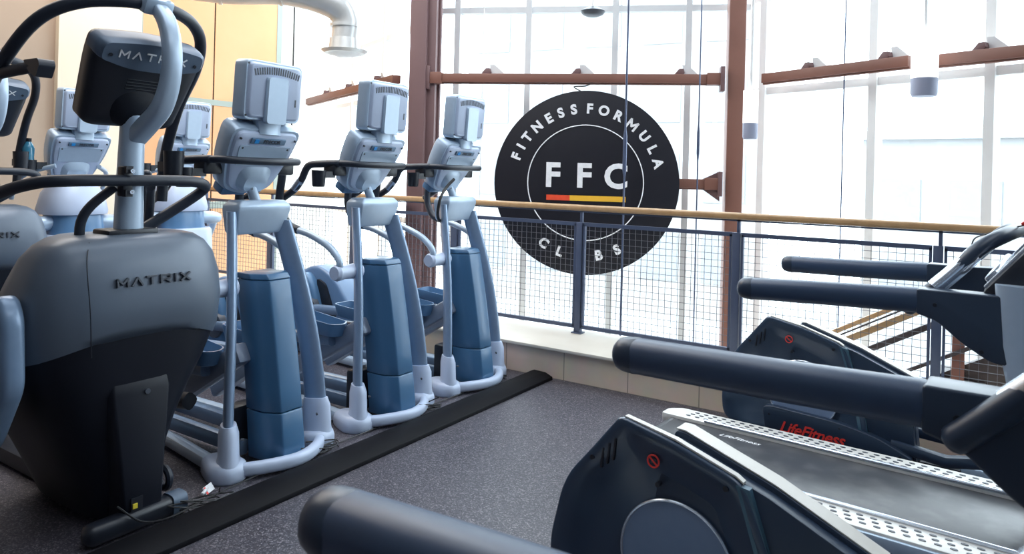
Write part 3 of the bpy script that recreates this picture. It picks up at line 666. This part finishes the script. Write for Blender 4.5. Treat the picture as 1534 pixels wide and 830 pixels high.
# ------------------------------------------------------------------ dark climbing trainers
def make_climber():
    t = thing('climbing_trainer', (-3.0, 1.74, 0), 0, '', 'climbing trainer', 'dark climbing trainers')
    U = (0, 1, 0); V = (1, 0, 0)
    # (z, half width, front x, back x)
    up = [(.735, .435, .03, -.66), (.80, .440, .05, -.62), (.95, .435, .06, -.50), (1.06, .415, .05, -.42), (1.15, .385, .03, -.37), (1.205, .345, .0, -.33), (1.235, .30, -.03, -.30), (1.248, .25, -.06, -.28)]
    def ring(z, hw, fx, bx, e=3.4, n=36, tilt=0):
        c = ((fx + bx) / 2, 0, z); r = super_ring(c, U, V, hw, (fx - bx) / 2, n, e)
        for p in r:
            p.z += tilt * (p.x - fx) - .09 * (abs(p.y) / .43) ** 2 * (1 if tilt else 0)
        return r
    tl = .0
    mb = MB()
    rs = []
    for i, (z, hw, fx, bx) in enumerate(up):
        r = ring(z, hw, fx, bx)
        if i == 0:
            for p in r: p.z += .105 - .10 * (p.y / .43) ** 2
        if i == 1:
            for p in r: p.z += .07 - .07 * (p.y / .43) ** 2
        rs.append(r)
    mb.loft(rs); us = mb.build('upper_shroud', 'gunmetal', t, sharp=60)
    lo = [(.04, .135, -.05, -.70), (.20, .19, -.04, -.80), (.40, .275, -.03, -.88), (.55, .345, -.01, -.84), (.66, .40, .01, -.76), (.74, .430, .025, -.66)]
    rs = []
    for i, (z, hw, fx, bx) in enumerate(lo):
        r = ring(z, hw, fx, bx)
        if i == len(lo) - 1:
            for p in r: p.z += .105 - .10 * (p.y / .43) ** 2
        rs.append(r)
    mb = MB(); mb.loft(rs); mb.build('lower_shroud', 'lowshroud', t, sharp=60)
    # front leg cover
    mb = MB(); mb.loft([[Vector((x, y, z)) for x, y in ((fx, -w * .9), (fx, w * .9), (fx - .03, w), (-.25, w), (-.25, -w), (fx - .03, -w))] for z, w, fx in ((.05, .085, .05), (.30, .105, .035), (.58, .135, .015), (.63, .13, .0))]); mb.bevel(.008); fc = mb.build('front_leg_cover', 'lowshroud', t)
    mb = MB(); mb.cyl((.005, .02, .575), (.022, .02, .575), .012, n=12); mb.build('cover_bolt', 'greyprint', fc)
    mb = MB(); mb.box((.052, -.035, .12), (.006, .05, .055)); mb.build('socket_recess', 'black', fc)
    mb = MB(); mb.box((.057, -.045, .115), (.006, .02, .02)); mb.build('yellow_switch', 'yellow', fc)
    stroke_text('lettering', 'MATRIX', .032, .042, .020, .0075, 'greyprint', us, frame_mtx((.052, .02, 1.058), (0, 1, 0), (-.12, 0, 1)), .016)
    for y in (-.25,):
        mb = MB(); mb.tube([(-.035, y * .85, 1.225), (.028, y, 1.14), (.061, y - .0, .97), (.055, y + .01, .84), (.04, y + .02, .77)], .0022, 6, sm=6); mb.build('seam', 'black', us)
    mb = MB(); mb.box((-.13, -.01, 1.25), (.14, .22, .035)); mb.bevel(.01); mb.build('mast_collar', 'black', t)
    # side link cover on the near side
    for s in (-1, 1):
        if s < 0:
            mb = MB(); mb.prism(rounded([(-.04, .96), (-.10, 1.04), (-.17, 1.02), (-.36, .70), (-.47, .30), (-.38, .26), (-.18, .44), (-.02, .68)], .05), 'y', -.52, -.43); mb.bevel(.03, 3); mb.build('side_link_cover', 'steelblue', t)
        mb = MB(); mb.tube([(-.35, s * .46, .35), (-.9, s * .42, .30), (-1.5, s * .36, .42)], .04, 12, e=3); mb.build('pedal_arm', 'black', t)
        mb = MB(); mb.box((-1.45, s * .25, .47), (.40, .20, .05)); mb.bevel(.02); mb.build('foot_pedal', 'black', t)
    # base
    mb = MB(); mb.tube([(.03, -.21, .05), (.03, .15, .05)], .042, 14, e=3.5, dome=True, up=(0, 0, 1)); mb.build('front_stabilizer', 'black', t)
    mb = MB(); mb.tube([(.03, .12, .052), (.03, .185, .052)], .047, 14, e=3.5, up=(0, 0, 1)); mb.build('stabilizer_cap', 'band', t)
    mb = MB(); mb.bar((-.1, 0, .05), (-1.9, 0, .05), .12, .08); mb.bevel(.015); mb.build('center_beam', 'black', t)
    mb = MB(); mb.bar((-1.85, -.33, .04), (-1.85, .33, .04), .09, .07); mb.bevel(.015); mb.build('rear_stabilizer', 'black', t)
    mb = MB(); mb.tube([(-.08 + .045 * math.cos(a), .165, .13 + .045 * math.sin(a)) for a in [2 * PI * k / 20 for k in range(20)]], .017, 8, closed=True, up=(0, 1, 0)); mb.build('transport_wheel', 'rubber', t)
    # mast
    mb = MB(); mb.tube([(-.13, 0, 1.24), (-.125, 0, 1.5), (-.115, 0, 1.80)], [.058, .052, .046], 18, e=2.6, flat=.9, up=(1, 0, 0)); mb.build('mast', 'silver', t)
    # console, back facing +x, leaning forward at the top
    base = Matrix.Translation((-.055, .0, 1.885)) @ Matrix.Rotation(R(30), 4, 'Y')
    ol = rounded([(-.235, .195), (0, .222), (.235, .195), (.235, .10), (.205, -.18), (.17, -.205), (-.17, -.205), (-.205, -.18), (-.235, .10)], [.035, .25, .035, .04, .04, .02, .02, .04, .04], 4)
    rr = lambda x, k, dz=0: [Vector((x, p[0] * k, p[1] * k + dz)) for p in ol]
    mb = MB(); mb.loft([rr(-.10, .94), rr(-.085, 1.0), rr(-.02, 1.0), rr(.0, .97), rr(.010, .88), rr(.018, .74), rr(.02, .5)]); mb.xf(base); cs = mb.build('console', 'black', t, sharp=50)
    bol = rounded([(-.236, .195), (0, .223), (.236, .195), (.236, .120), (.10, .088), (-.10, .088), (-.236, .120)], [.05, .25, .05, .02, .1, .1, .02], 4)
    mb = MB(); mb.loft([[Vector((x, p[0] * k, p[1] * (k * .5 + .5))) for p in bol] for x, k in ((-.07, 1.004), (-.015, 1.006), (.012, .985), (.030, .92))]); mb.xf(base); cb = mb.build('console_band', 'band', cs)
    stroke_text('lettering', 'MATRIX', .030, .036, .020, .006, 'white', cb, base @ frame_mtx((.030, -.005, .150), (0, 1, 0), (0, 0, 1)), .006)
    for y in (-.185, .185):
        mb = MB(); mb.cyl((.005, y, .14), (.035, y, .14), .0075, n=10); mb.xf(base); mb.build('screw', 'black', cb)
    mb = MB()
    for k in range(4): mb.tube([(.020, -.08, .035 - k * .014), (.020, .08, .035 - k * .014)], .0035, 6)
    mb.xf(base); mb.build('speaker_grille', 'lowshroud', cs)
    mb = MB(); mb.loft([super_ring((.0, 0, -.09), (0, 1, 0), (0, 0, 1), .13, .11, 24, 2.2), super_ring((.03, 0, -.11), (0, 1, 0), (0, 0, 1), .10, .08, 24, 2.2), super_ring((.045, 0, -.13), (0, 1, 0), (0, 0, 1), .055, .045, 24, 2.2)]); mb.xf(base); mb.build('mast_boss', 'lowshroud', cs)
    mb = MB(); mb.box((-.103, 0, .02), (.008, .38, .26)); mb.xf(base); mb.build('display', 'navy', cs)
    # C bow holding the upper handlebar
    mb = MB(); mb.tube([(-.115, .01, 1.66), (-.03, .012, 1.715), (.075, .015, 1.79), (.125, .02, 1.90), (.135, .02, 2.03), (.095, .02, 2.15), (.02, .015, 2.235)], [.036, .036, .034, .032, .031, .030, .028], 18, sm=6, e=3.2, flat=1.25, up=(0, 1, 0)); mb.build('front_bow', 'silver', t)
    mb = MB(); mb.box((.01, .01, 2.235), (.10, .13, .075), Matrix.Rotation(R(25), 3, 'Y')); mb.bevel(.015); cl = mb.build('handlebar_clamp', 'silver', t)
    for y in (-.045, .06):
        for x in (-.02, .05):
            mb = MB(); mb.cyl((x, y, 2.265), (x + .01, y, 2.29), .010, n=10); mb.build('clamp_bolt', 'greyprint', cl)
    # upper handlebar loop
    mb = MB()
    for q in (-1, 1):
        mb.tube([(0, 0, 2.23), (0, q * .10, 2.228), (-.07, q * .24, 2.205), (-.16, q * .345, 2.14), (-.28, q * .40, 2.02), (-.45, q * .42, 1.84), (-.55, q * .42, 1.60), (-.56, q * .41, 1.36)], .027, 14, sm=6)
    mb.build('upper_handlebar', 'rubber', t)
    # lower grip loop with clamp
    mb = MB(); lp = [(-.66, 1.10), (-.50, 1.26), (-.34, 1.37), (-.20, 1.44), (-.10, 1.465), (-.06, 1.47)]
    mb.tube([(-.75, -.42, 1.24), (-.60, -.44, 1.30), (-.36, -.43, 1.405), (-.16, -.37, 1.462), (-.07, -.27, 1.476), (-.05, -.05, 1.478), (-.05, .20, 1.478), (-.07, .32, 1.462), (-.12, .34, 1.425), (-.17, .22, 1.33), (-.22, .06, 1.22)], .025, 14, sm=6)
    mb.build('lower_handlebar', 'rubber', t)
    mb = MB(); mb.box((-.065, -.055, 1.475), (.05, .045, .13)); mb.bevel(.008); mb.box((-.04, -.058, 1.525), (.03, .03, .03)); mb.box((-.04, -.058, 1.425), (.03, .03, .03)); mb.build('bar_clamp', 'black', t)
    for z in (1.52, 1.43):
        mb = MB(); mb.cyl((-.04, -.05, z), (-.015, -.05, z), .010, n=10); mb.build('clamp_bolt', 'chrome', t)
    mb = MB(); mb.tube([(-.10, -.08, 1.45), (-.13, -.16, 1.37), (-.15, -.19, 1.30), (-.16, -.19, 1.20)], .020, 12, sm=4); mb.build('support_strut', 'rubber', t)
    mb = MB(); mb.tube([(-.10, .08, 1.45), (-.22, .15, 1.38), (-.26, .17, 1.32), (-.27, .17, 1.20)], .020, 12, sm=4); mb.build('support_strut', 'rubber', t)
    mb = MB(); mb.tube([(-.38, .36, 1.47), (-.38, .36, 1.49), (-.38, .36, 1.62)], [.04, .044, .05], 20); mb.build('cup_holder', 'black', t)
    mb = MB(); mb.box((-.46, .39, 1.54), (.14, .05, .05)); mb.build('cup_bracket', 'black', t)
    return t
c1 = make_climber(); c1['label'] = 'large dark climbing trainer in the left foreground with black console and curved handlebars'
mb = MB(); mb.tube([(-.46, -.42, 1.90), (-.28, -.40, 1.915), (-.12, -.385, 1.925)], .024, 12, dome=True)
mb.prism(rounded([(-.18, 1.95), (-.06, 1.95), (-.045, 1.925), (-.075, 1.875), (-.13, 1.90)], .012), 'y', -.41, -.35)
mb.build('forearm_grip', 'rubber', c1)
c2 = copy_tree(c1); c2.location = (-5.45, 2.08, 0); c2['label'] = 'dark climbing trainer partly cut off at the left edge, in the back row'

# bottle and hand weight on the back climbing trainer
t = thing('water_bottle', (-5.96, 2.545, 1.4765), 0, 'translucent blue water bottle beside the back climbing trainer', 'bottle')
mb = MB(); mb.tube([(0, 0, 0), (0, 0, .02), (0, 0, .07), (0, 0, .10), (0, 0, .17), (0, 0, .20), (0, 0, .22)], [.036, .042, .042, .038, .042, .030, .018], 18); mb.build('bottle_body', 'bottle', t)
mb = MB(); mb.tube([(0, 0, .22), (0, 0, .245)], .02, 14); mb.build('bottle_cap', 'black', t)

# ------------------------------------------------------------------ treadmills
def make_treadmill():
    t = thing('treadmill', (-.84, 3.49, 0), R(-4.5), '', 'treadmill', 'dark navy treadmills with long armrests')
    x0, x1 = -.64, 1.35
    # deck
    mb = MB(); mb.box(((x0 + .03 + x1) / 2, 0, .15), (x1 - x0 - .05, .86, .10)); mb.bevel(.01); mb.build('deck_frame', 'black', t)
    for s in (-1, 1):
        mb = MB(); mb.prism(rounded([(x0, s * .285), (x1, s * .285), (x1, s * .435), (x0 + .06, s * .435), (x0, s * .38)][::s], .02), 'z', .205, .25); mb.bevel(.006); fr = mb.build('foot_rail', 'plate', t)
        mb = MB()
        n = 36
        for k in range(n):
            for j in range(3):
                xx = x0 + .14 + k * .05 + j * .012; mb.loft([super_ring((xx, s * (.328 + j * .034), z), (1, 0, 0), (0, 1, 0), .013, .007, 10) for z in (.249, .2525)])
        g = mb.build('grip_dots', 'greyprint', fr)
        mb = MB(); mb.tube([(x0 + .25, s * .29, .255), (x1, s * .29, .255)], .009, 8); mb.build('edge_strip', 'chrome', fr)
        mb = MB(); mb.box((x0 + 1.0, s * .44, .215), (1.9, .02, .05)); mb.bevel(.006); mb.build('side_trim', 'silver', t)
        # armrest
        xs = .115 if s < 0 else -.02
        mb = MB(); mb.tube([(xs, s * .507, 1.111), (.35, s * .493, 1.122), (.70 if s < 0 else .605, s * .475, 1.135)], [.043, .044, .045], 20, e=2.4, dome=True, up=(0, 0, 1)); ar = mb.build('armrest', 'foam', t, sharp=60)
        mb = MB(); mb.tube([(xs - .023, s * .508, 1.1105), (xs + .005, s * .507, 1.111)], [.0425, .0447], 20, e=2.2, dome=True, up=(0, 0, 1)); mb.build('armrest_end_cap', 'navy', ar)
        ol = rounded([(.703, 1.180), (.90, 1.182), (.955, 1.184), (1.0, 1.19), (1.02, .985), (.985, .955), (.93, .955), (.84, 1.01), (.765, 1.075), (.703, 1.092)], [.008, .01, .01, .01, .03, .03, .03, .03, .02, .008])
        bo = 0 if s < 0 else -.095; ol = [(p[0] + (bo if p[0] < .99 else 0), p[1]) for p in ol]
        mb = MB(); mb.prism(ol, 'y', min(s * .475 - .045, s * .475 + .045), max(s * .475 - .045, s * .475 + .045)); mb.bevel(.018, 3); br = mb.build('arm_bracket', 'navy', t)
        for p in ((.76, 1.13), (.90, .99)):
            for q in (-1, 1):
                mb = MB(); mb.cyl((p[0] + bo, s * .475 + q * .040, p[1]), (p[0] + bo, s * .475 + q * .0465, p[1]), .007, n=8); mb.build('bolt', 'black', br)
        # mast upright
        mb = MB(); mb.loft([super_ring((x, s * .49, z), (1, 0, 0), (0, 1, 0), a, .045, 20, 3.4) for x, z, a in ((1.33, .15, .12), (1.22, .45, .12), (1.135, .80, .15), (1.105, 1.02, .16), (1.10, 1.22, .17))]); mb.build('mast_upright', 'silver', t)
        # ergo bar
        mb = MB(); mb.tube([(.665, s * .425, 1.095), (.70, s * .418, 1.13), (.80, s * .40, 1.235), (.88, s * .375, 1.33), (.945, s * .28, 1.375), (.97, .0, 1.38)], .027, 14, sm=5, dome=True); eb = mb.build('front_grip_bar', 'navy', t)
        mb = MB(); mb.tube([(.745, s * .418, 1.176), (.80, s * .40, 1.235), (.86, s * .382, 1.305)], .030, 14, sm=4); mb.build('pulse_sensor', 'chrome', eb)
    mb = MB(); mb.box(((x0 + x1) / 2 + .03, 0, .225), (x1 - x0 - .1, .565, .02)); mb.bevel(.004); bl = mb.build('running_belt', 'belt', t)
    mb = MB(); mb.cyl((x0 + .075, -.282, .20), (x0 + .075, .282, .20), .036, n=20); mb.build('rear_roller', 'belt', t)
    text('lettering', 'LifeFitness', .05, 'white', bl, frame_mtx((-.17, .20, .2355), (.97, -.02, 0), (0, 1, 0)), .0008, .0, 1.0, 1.0, .35)
    mb = MB(); mb.prism(rounded([(1.05, -.43), (1.6, -.36), (1.7, 0), (1.6, .36), (1.05, .43)], .05), 'z', .06, .34); mb.bevel(.05, 3); mb.build('motor_cover', 'navy', t)
    for s in (-1, 1):
        mb = MB(); mb.box((-.50, s * .36, .05), (.12, .05, .10)); mb.bevel(.01); mb.build('rear_foot', 'black', t)
    # console slab and tray
    base = Matrix.Translation((1.08, 0, 1.36)) @ Matrix.Rotation(R(38), 4, 'Y')
    mb = MB(); mb.prism(rounded([(-.48, -.26), (.48, -.26), (.44, .30), (-.44, .30)], .05), 'x', -.04, .04); mb.xf(base); mb.bevel(.015); cs = mb.build('console', 'black', t)
    mb = MB(); mb.box((-.045, 0, .10), (.012, .62, .26)); mb.bevel(.004); mb.xf(base); mb.build('display', 'navy', cs)
    mb = MB(); mb.box((-.05, 0, -.20), (.03, .80, .05)); mb.bevel(.01); mb.xf(base); mb.build('magazine_ledge', 'chrome', cs)
    for s in (-1, 1):
        mb = MB(); mb.box((-.042, s * .43, .01), (.014, .035, .50)); mb.bevel(.005); mb.xf(base); mb.build('edge_trim', 'chrome', cs)
    mb = MB(); mb.prism(rounded([(.93, 1.10), (1.30, 1.50), (1.40, 1.46), (1.36, 1.12), (1.25, .98), (1.0, .98)], .03), 'y', -.44, .44); mb.bevel(.02); mb.build('console_back', 'silver', t)
    mb = MB(); mb.box((1.00, -.18, 1.42), (.03, .03, .012), Matrix.Rotation(R(-40), 3, 'Y')); mb.bevel(.004); sk = mb.build('safety_key', 'red', t)
    mb = MB(); mb.tube([(1.0, -.18, 1.41), (.93, -.12, 1.385), (.87, -.02, 1.36), (.82, .10, 1.33), (.80, .2, 1.28)], .003, 6, sm=5); mb.build('key_cord', 'cable', sk)
    return t
tm = make_treadmill(); tm['label'] = 'navy treadmill in the middle with visible running belt and perforated side rails'
tn = copy_tree(tm); tn.location = (-.722, 1.15, 0); tn['label'] = 'navy treadmill nearest the camera, only its two long foam arms and bracket in view'

# ------------------------------------------------------------------ low drive units of the cross trainers standing between the treadmills
def make_drive():
    t = thing('rear_drive_cross_trainer', (-.84, 4.45, 0), R(-4.5), '', 'cross trainer', 'low navy cross trainers between the treadmills')
    shell = rounded([(-.385, .17), (-.40, .30), (-.345, .53), (-.24, .655), (-.145, .775), (-.12, .777), (.05, .742), (.24, .682), (.275, .655), (.345, .48), (.40, .20), (.34, .14), (-.30, .12)], [.05, .08, .10, .05, .018, .018, .05, .03, .03, .05, .05, .05, .05], 4)
    wedge = rounded([(-.10, .12), (-.02, .60), (.02, .752), (.05, .752), (.33, .66), (.62, .535), (.63, .51), (.60, .30), (.62, .12)], .012, 3)
    mb = MB(); mb.prism(wedge, 'y', -.125, -.045); mb.bevel(.008, 2); wd = mb.build('spine_cover', 'navy', t)
    mb = MB(); mb.prism([(p[0] * .985 + .006, p[1] * .975) for p in wedge], 'y', -.175, -.126); mb.bevel(.006, 2); mb.build('spine_ledge', 'navy', t)
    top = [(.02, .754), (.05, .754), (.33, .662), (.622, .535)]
    mb = MB(); mb.loft([[Vector((x, y, z + dz)) for y, dz in ((-.119, 0), (-.051, 0), (-.051, .004), (-.119, .004))] for x, z in top]); mb.build('top_sheen_strip', 'topsheen', wd)  # cream strip stands in for the strongly lit spine top
    mb = MB(); mb.prism(rounded([(-.30, .12), (-.30, .40), (-.05, .52), (.25, .48), (.55, .30), (.60, .12)], .06), 'y', -.045, .12); mb.bevel(.03, 3); mb.build('rear_cover', 'navy', t)
    for s in (-1,):
        # side shell, hollowed towards the disc
        c = Vector((.02, .42)); y0, y1 = s * .10, s * .205
        def rg(y, k): return [Vector((c.x + (p[0] - c.x) * k, y, c.y + (p[1] - c.y) * k)) for p in shell]
        mb = MB(); mb.loft([rg(s * .165, .99), rg(s * .190, 1.0), rg(s * .20, .994), rg(s * .203, .98), rg(s * .203, .93), rg(s * .196, .84), rg(s * .182, .72), rg(s * .174, .60), rg(s * .172, .3)]); sh = mb.build('side_shell', 'housing', t, sharp=50)
        mb = MB(); st_ = [(-.125, .779), (.05, .746), (.24, .686), (.262, .672)]; mb.loft([[Vector((x, y, z + dz)) for y, dz in ((-.190, -.003), (-.168, -.003), (-.168, .003), (-.190, .003))] for x, z in st_]); mb.build('top_sheen_strip', 'topsheen', sh)  # shell's lit upper edge, coloured in as a strip
        mb = MB(); mb.cyl((.055, s * .165, .372), (.055, s * .186, .372), .185, .18, n=64); dk = mb.build('crank_disc', 'disc', sh)
        mb = MB(); mb.tube([(.055 + .183 * math.cos(2 * PI * k / 64), s * .186, .372 + .183 * math.sin(2 * PI * k / 64)) for k in range(64)], .005, 8, closed=True, up=(0, 1, 0)); mb.build('disc_rim', 'chrome', dk)
        mb = MB(); mb.loft([[Vector((x0_, s * .2055, z_)), Vector((x1_, s * .196, z_ - .008)), Vector((x1_, s * .17, z_ - .008)), Vector((x0_, s * .17, z_))] for x0_, x1_, z_ in ((.245, .282, .668), (.305, .345, .48), (.35, .395, .24))]); mb.build('front_facet', 'facet', sh)  # chamfer strip; its teal imitates the reflection there
        # warning mark
        wx, wz = -.02, .665
        mb = MB(); mb.tube([(wx + .019 * math.cos(2 * PI * k / 24), s * .196, wz + .019 * math.sin(2 * PI * k / 24)) for k in range(24)], .0028, 6, closed=True, up=(0, 1, 0)); mb.bar((wx - .014, s * .196, wz + .012), (wx + .014, s * .196, wz - .012), .003, .005); wm = mb.build('warning_mark', 'red', sh)
        mb = MB(); mb.box((wx, s * .195, wz), (.016, .002, .012)); mb.build('mark_centre', 'greyprint', wm)
        mb = MB()
        for k in range(3): mb.bar((-.150 - k * .022, s * .199, .705 - k * .020), (-.158 - k * .022, s * .199, .635 - k * .018), .006, .010, up=(0, 1, 0))
        mb.build('vent_slots', 'black', sh)
        for p in ((-.235, .625), (.215, .648), (.0, .60)):
            mb = MB(); mb.cyl((p[0], s * .186, p[1]), (p[0], s * .206, p[1]), .008, n=12); mb.build('screw', 'black', sh)
        # lower side panel
        lp = rounded([(-.13, .14), (-.15, .275), (-.10, .285), (.25, .27), (.44, .235), (.60, .165), (.60, .14), (.40, .06), (.0, .06)], [.02, .03, .03, .1, .05, .02, .02, .05, .05], 3)
        mb = MB(); mb.prism(lp, 'y', min(s * .12, s * .225), max(s * .12, s * .225)); mb.bevel(.016, 3); pn = mb.build('lower_panel', 'navy', t)
        text('lettering', 'LifeFitness', .085, 'red', pn, frame_mtx((.115, s * .2265, .178), (-s, 0, -.01), (0.18 * s * -1, 0, 1)), .002, .0016, .95, 1.0, .35)
        for p in ((-.11, .235), (.26, .24), (.55, .165)):
            mb = MB(); mb.cyl((p[0], s * .22, p[1]), (p[0], s * .2275, p[1]), .006, n=10); mb.build('screw', 'black', pn)
    for s in (-1, 1):
        # pedal arm and tray
        mb = MB(); mb.tube([(.50, s * .16, .20), (.75, s * .18, .18), (1.0, s * .20, .24), (1.5, s * .22, .35)], .03, 12, e=3, up=(0, 0, 1)); mb.build('pedal_arm', 'navy', t)
        if s < 0: continue
        cx, cy = .82, s * .20; o3 = rounded([(.63, s * .20 - .08), (1.0, s * .20 - .075), (1.0, s * .20 + .075), (.63, s * .20 + .08)], .05, 4)
        q = lambda z, k: [Vector((cx + (p[0] - cx) * k, cy + (p[1] - cy) * k, z + (.13 if s > 0 else -.03) - (p[0] - .66) * .06)) for p in o3]
        mb = MB(); mb.loft([q(.24, .86), q(.25, .92), q(.31, 1), q(.325, 1), q(.325, .95), q(.27, .88)]); mb.build('foot_pedal', 'shroud2', t)
    mb = MB(); mb.box((.2, 0, .06), (1.2, .16, .12)); mb.bevel(.02); mb.build('base_beam', 'black', t)
    mb = MB(); mb.bar((-.25, -.22, .035), (-.25, .22, .035), .09, .07); mb.bevel(.015); mb.build('rear_stabilizer', 'black', t)
    mb = MB(); mb.bar((.7, 0, .08), (2.0, 0, .08), .10, .10); mb.bevel(.015); mb.build('front_beam', 'silver', t)
    mb = MB(); mb.bar((2.0, -.28, .04), (2.0, .28, .04), .10, .08); mb.bevel(.015); mb.build('front_stabilizer', 'black', t)
    mb = MB(); mb.tube([(1.85, 0, .1), (1.7, 0, .9), (1.66, 0, 1.35)], [.07, .055, .05], 16); mb.build('mast', 'silver', t)
    mb = MB(); mb.box((1.62, 0, 1.45), (.10, .5, .32), Matrix.Rotation(R(25), 3, 'Y')); mb.bevel(.03); mb.build('console', 'black', t)
    for s in (-1, 1):
        mb = MB(); mb.tube([(1.75, s * .10, .75), (1.70, s * .28, .85), (1.55, s * .30, 1.2), (1.42, s * .30, 1.5)], .022, 12, sm=5, dome=True); mb.build('moving_arm', 'rubber', t)
    return t
d2 = make_drive(); d2.location = (-.84, 4.42, 0); d2['label'] = 'low navy cross trainer drive housing against the tiled low wall, behind the treadmill deck'
d1 = copy_tree(d2); d1.location = (-.80, 2.33, 0); 
for ch in [x for x in C.objects if x.parent == d1 and x.name.startswith('foot_pedal')]: ch.location.x = .3
d1['label'] = 'low navy cross trainer drive housing in the foreground between the two treadmills'

# ------------------------------------------------------------------ cords, plugs, tags on the floor
def cord(pts, r, m, label, nm='power_cord', cat='cord'):
    mb = MB(); mb.tube(pts, r, 6, sm=5); return tag(mb.build(nm, m), label, cat)
def tangle(cx, cy, label, n=16, sz=.10, seed=1):
    rnd = random.Random(seed); pts = []
    for k in range(n):
        a = k * 1.9 + rnd.random(); rr = sz * (.4 + .6 * rnd.random())
        pts.append((cx + rr * .55 * math.cos(a), cy + rr * 1.5 * math.sin(a), .012 + .09 * rnd.random() * (1 if k % 3 == 0 else .3)))
    return cord(pts, .0035, 'cable', label, 'cable_tangle', 'cord')
tangle(-2.97, 2.72, 'tangle of black cords on the floor before the nearest elliptical', seed=2)
tangle(-2.96, 3.62, 'tangle of black cords on the floor before the middle elliptical', seed=5)
tangle(-2.98, 4.45, 'tangle of black cords on the floor before the farthest elliptical', seed=8)
tangle(-2.90, 1.98, 'tangle of black cords beside the climbing trainer foot', sz=.12, seed=11)
cord([(-2.945, 1.62, .14), (-2.90, 1.70, .06), (-2.86, 1.80, .05), (-2.88, 1.98, .055), (-2.95, 2.2, .03), (-3.0, 2.5, .012), (-2.99, 2.9, .012)], .004, 'cable', 'black power cord running from the climbing trainer socket along the ramp')
cord([(-2.99, 2.9, .012), (-2.995, 3.2, .010), (-3.005, 3.5, .010), (-3.0, 3.9, .010), (-2.99, 4.4, .010)], .004, 'cable', 'black cord along the ramp past the middle elliptical')
for x, y, rz, lb in ((-2.945, 2.02, .6, 'white cable plug beside the climbing trainer foot'), (-2.935, 2.62, -.3, 'white cable plug before the nearest elliptical'), (-2.95, 3.36, .4, 'white cable plug before the middle elliptical'), (-2.955, 4.3, .9, 'white cable plug before the farthest elliptical')):
    mb = MB(); mb.box((0, 0, .0), (.014, .05, .012)); mb.box((0, .034, 0), (.008, .022, .008)); mb.bevel(.003); o = mb.build('cable_plug', 'whitecord'); o.location = (x, y, .058 if x > -2.95 else .048); o.rotation_euler = (0, .2, rz); tag(o, lb, 'plug', 'white plugs on the floor')
t = thing('paper_tag', (-3.03, 2.10, .005), R(25), 'small white and red paper tag on a cord near the climbing trainer', 'tag')
mb = MB(); mb.box((0, 0, .018), (.004, .07, .036), Matrix.Rotation(R(-35), 3, 'Y')); mb.build('paper', 'whitecord', t)
mb = MB(); mb.box((.003, -.026, .018), (.003, .012, .036), Matrix.Rotation(R(-35), 3, 'Y')); mb.build('red_stripe', 'red', t)
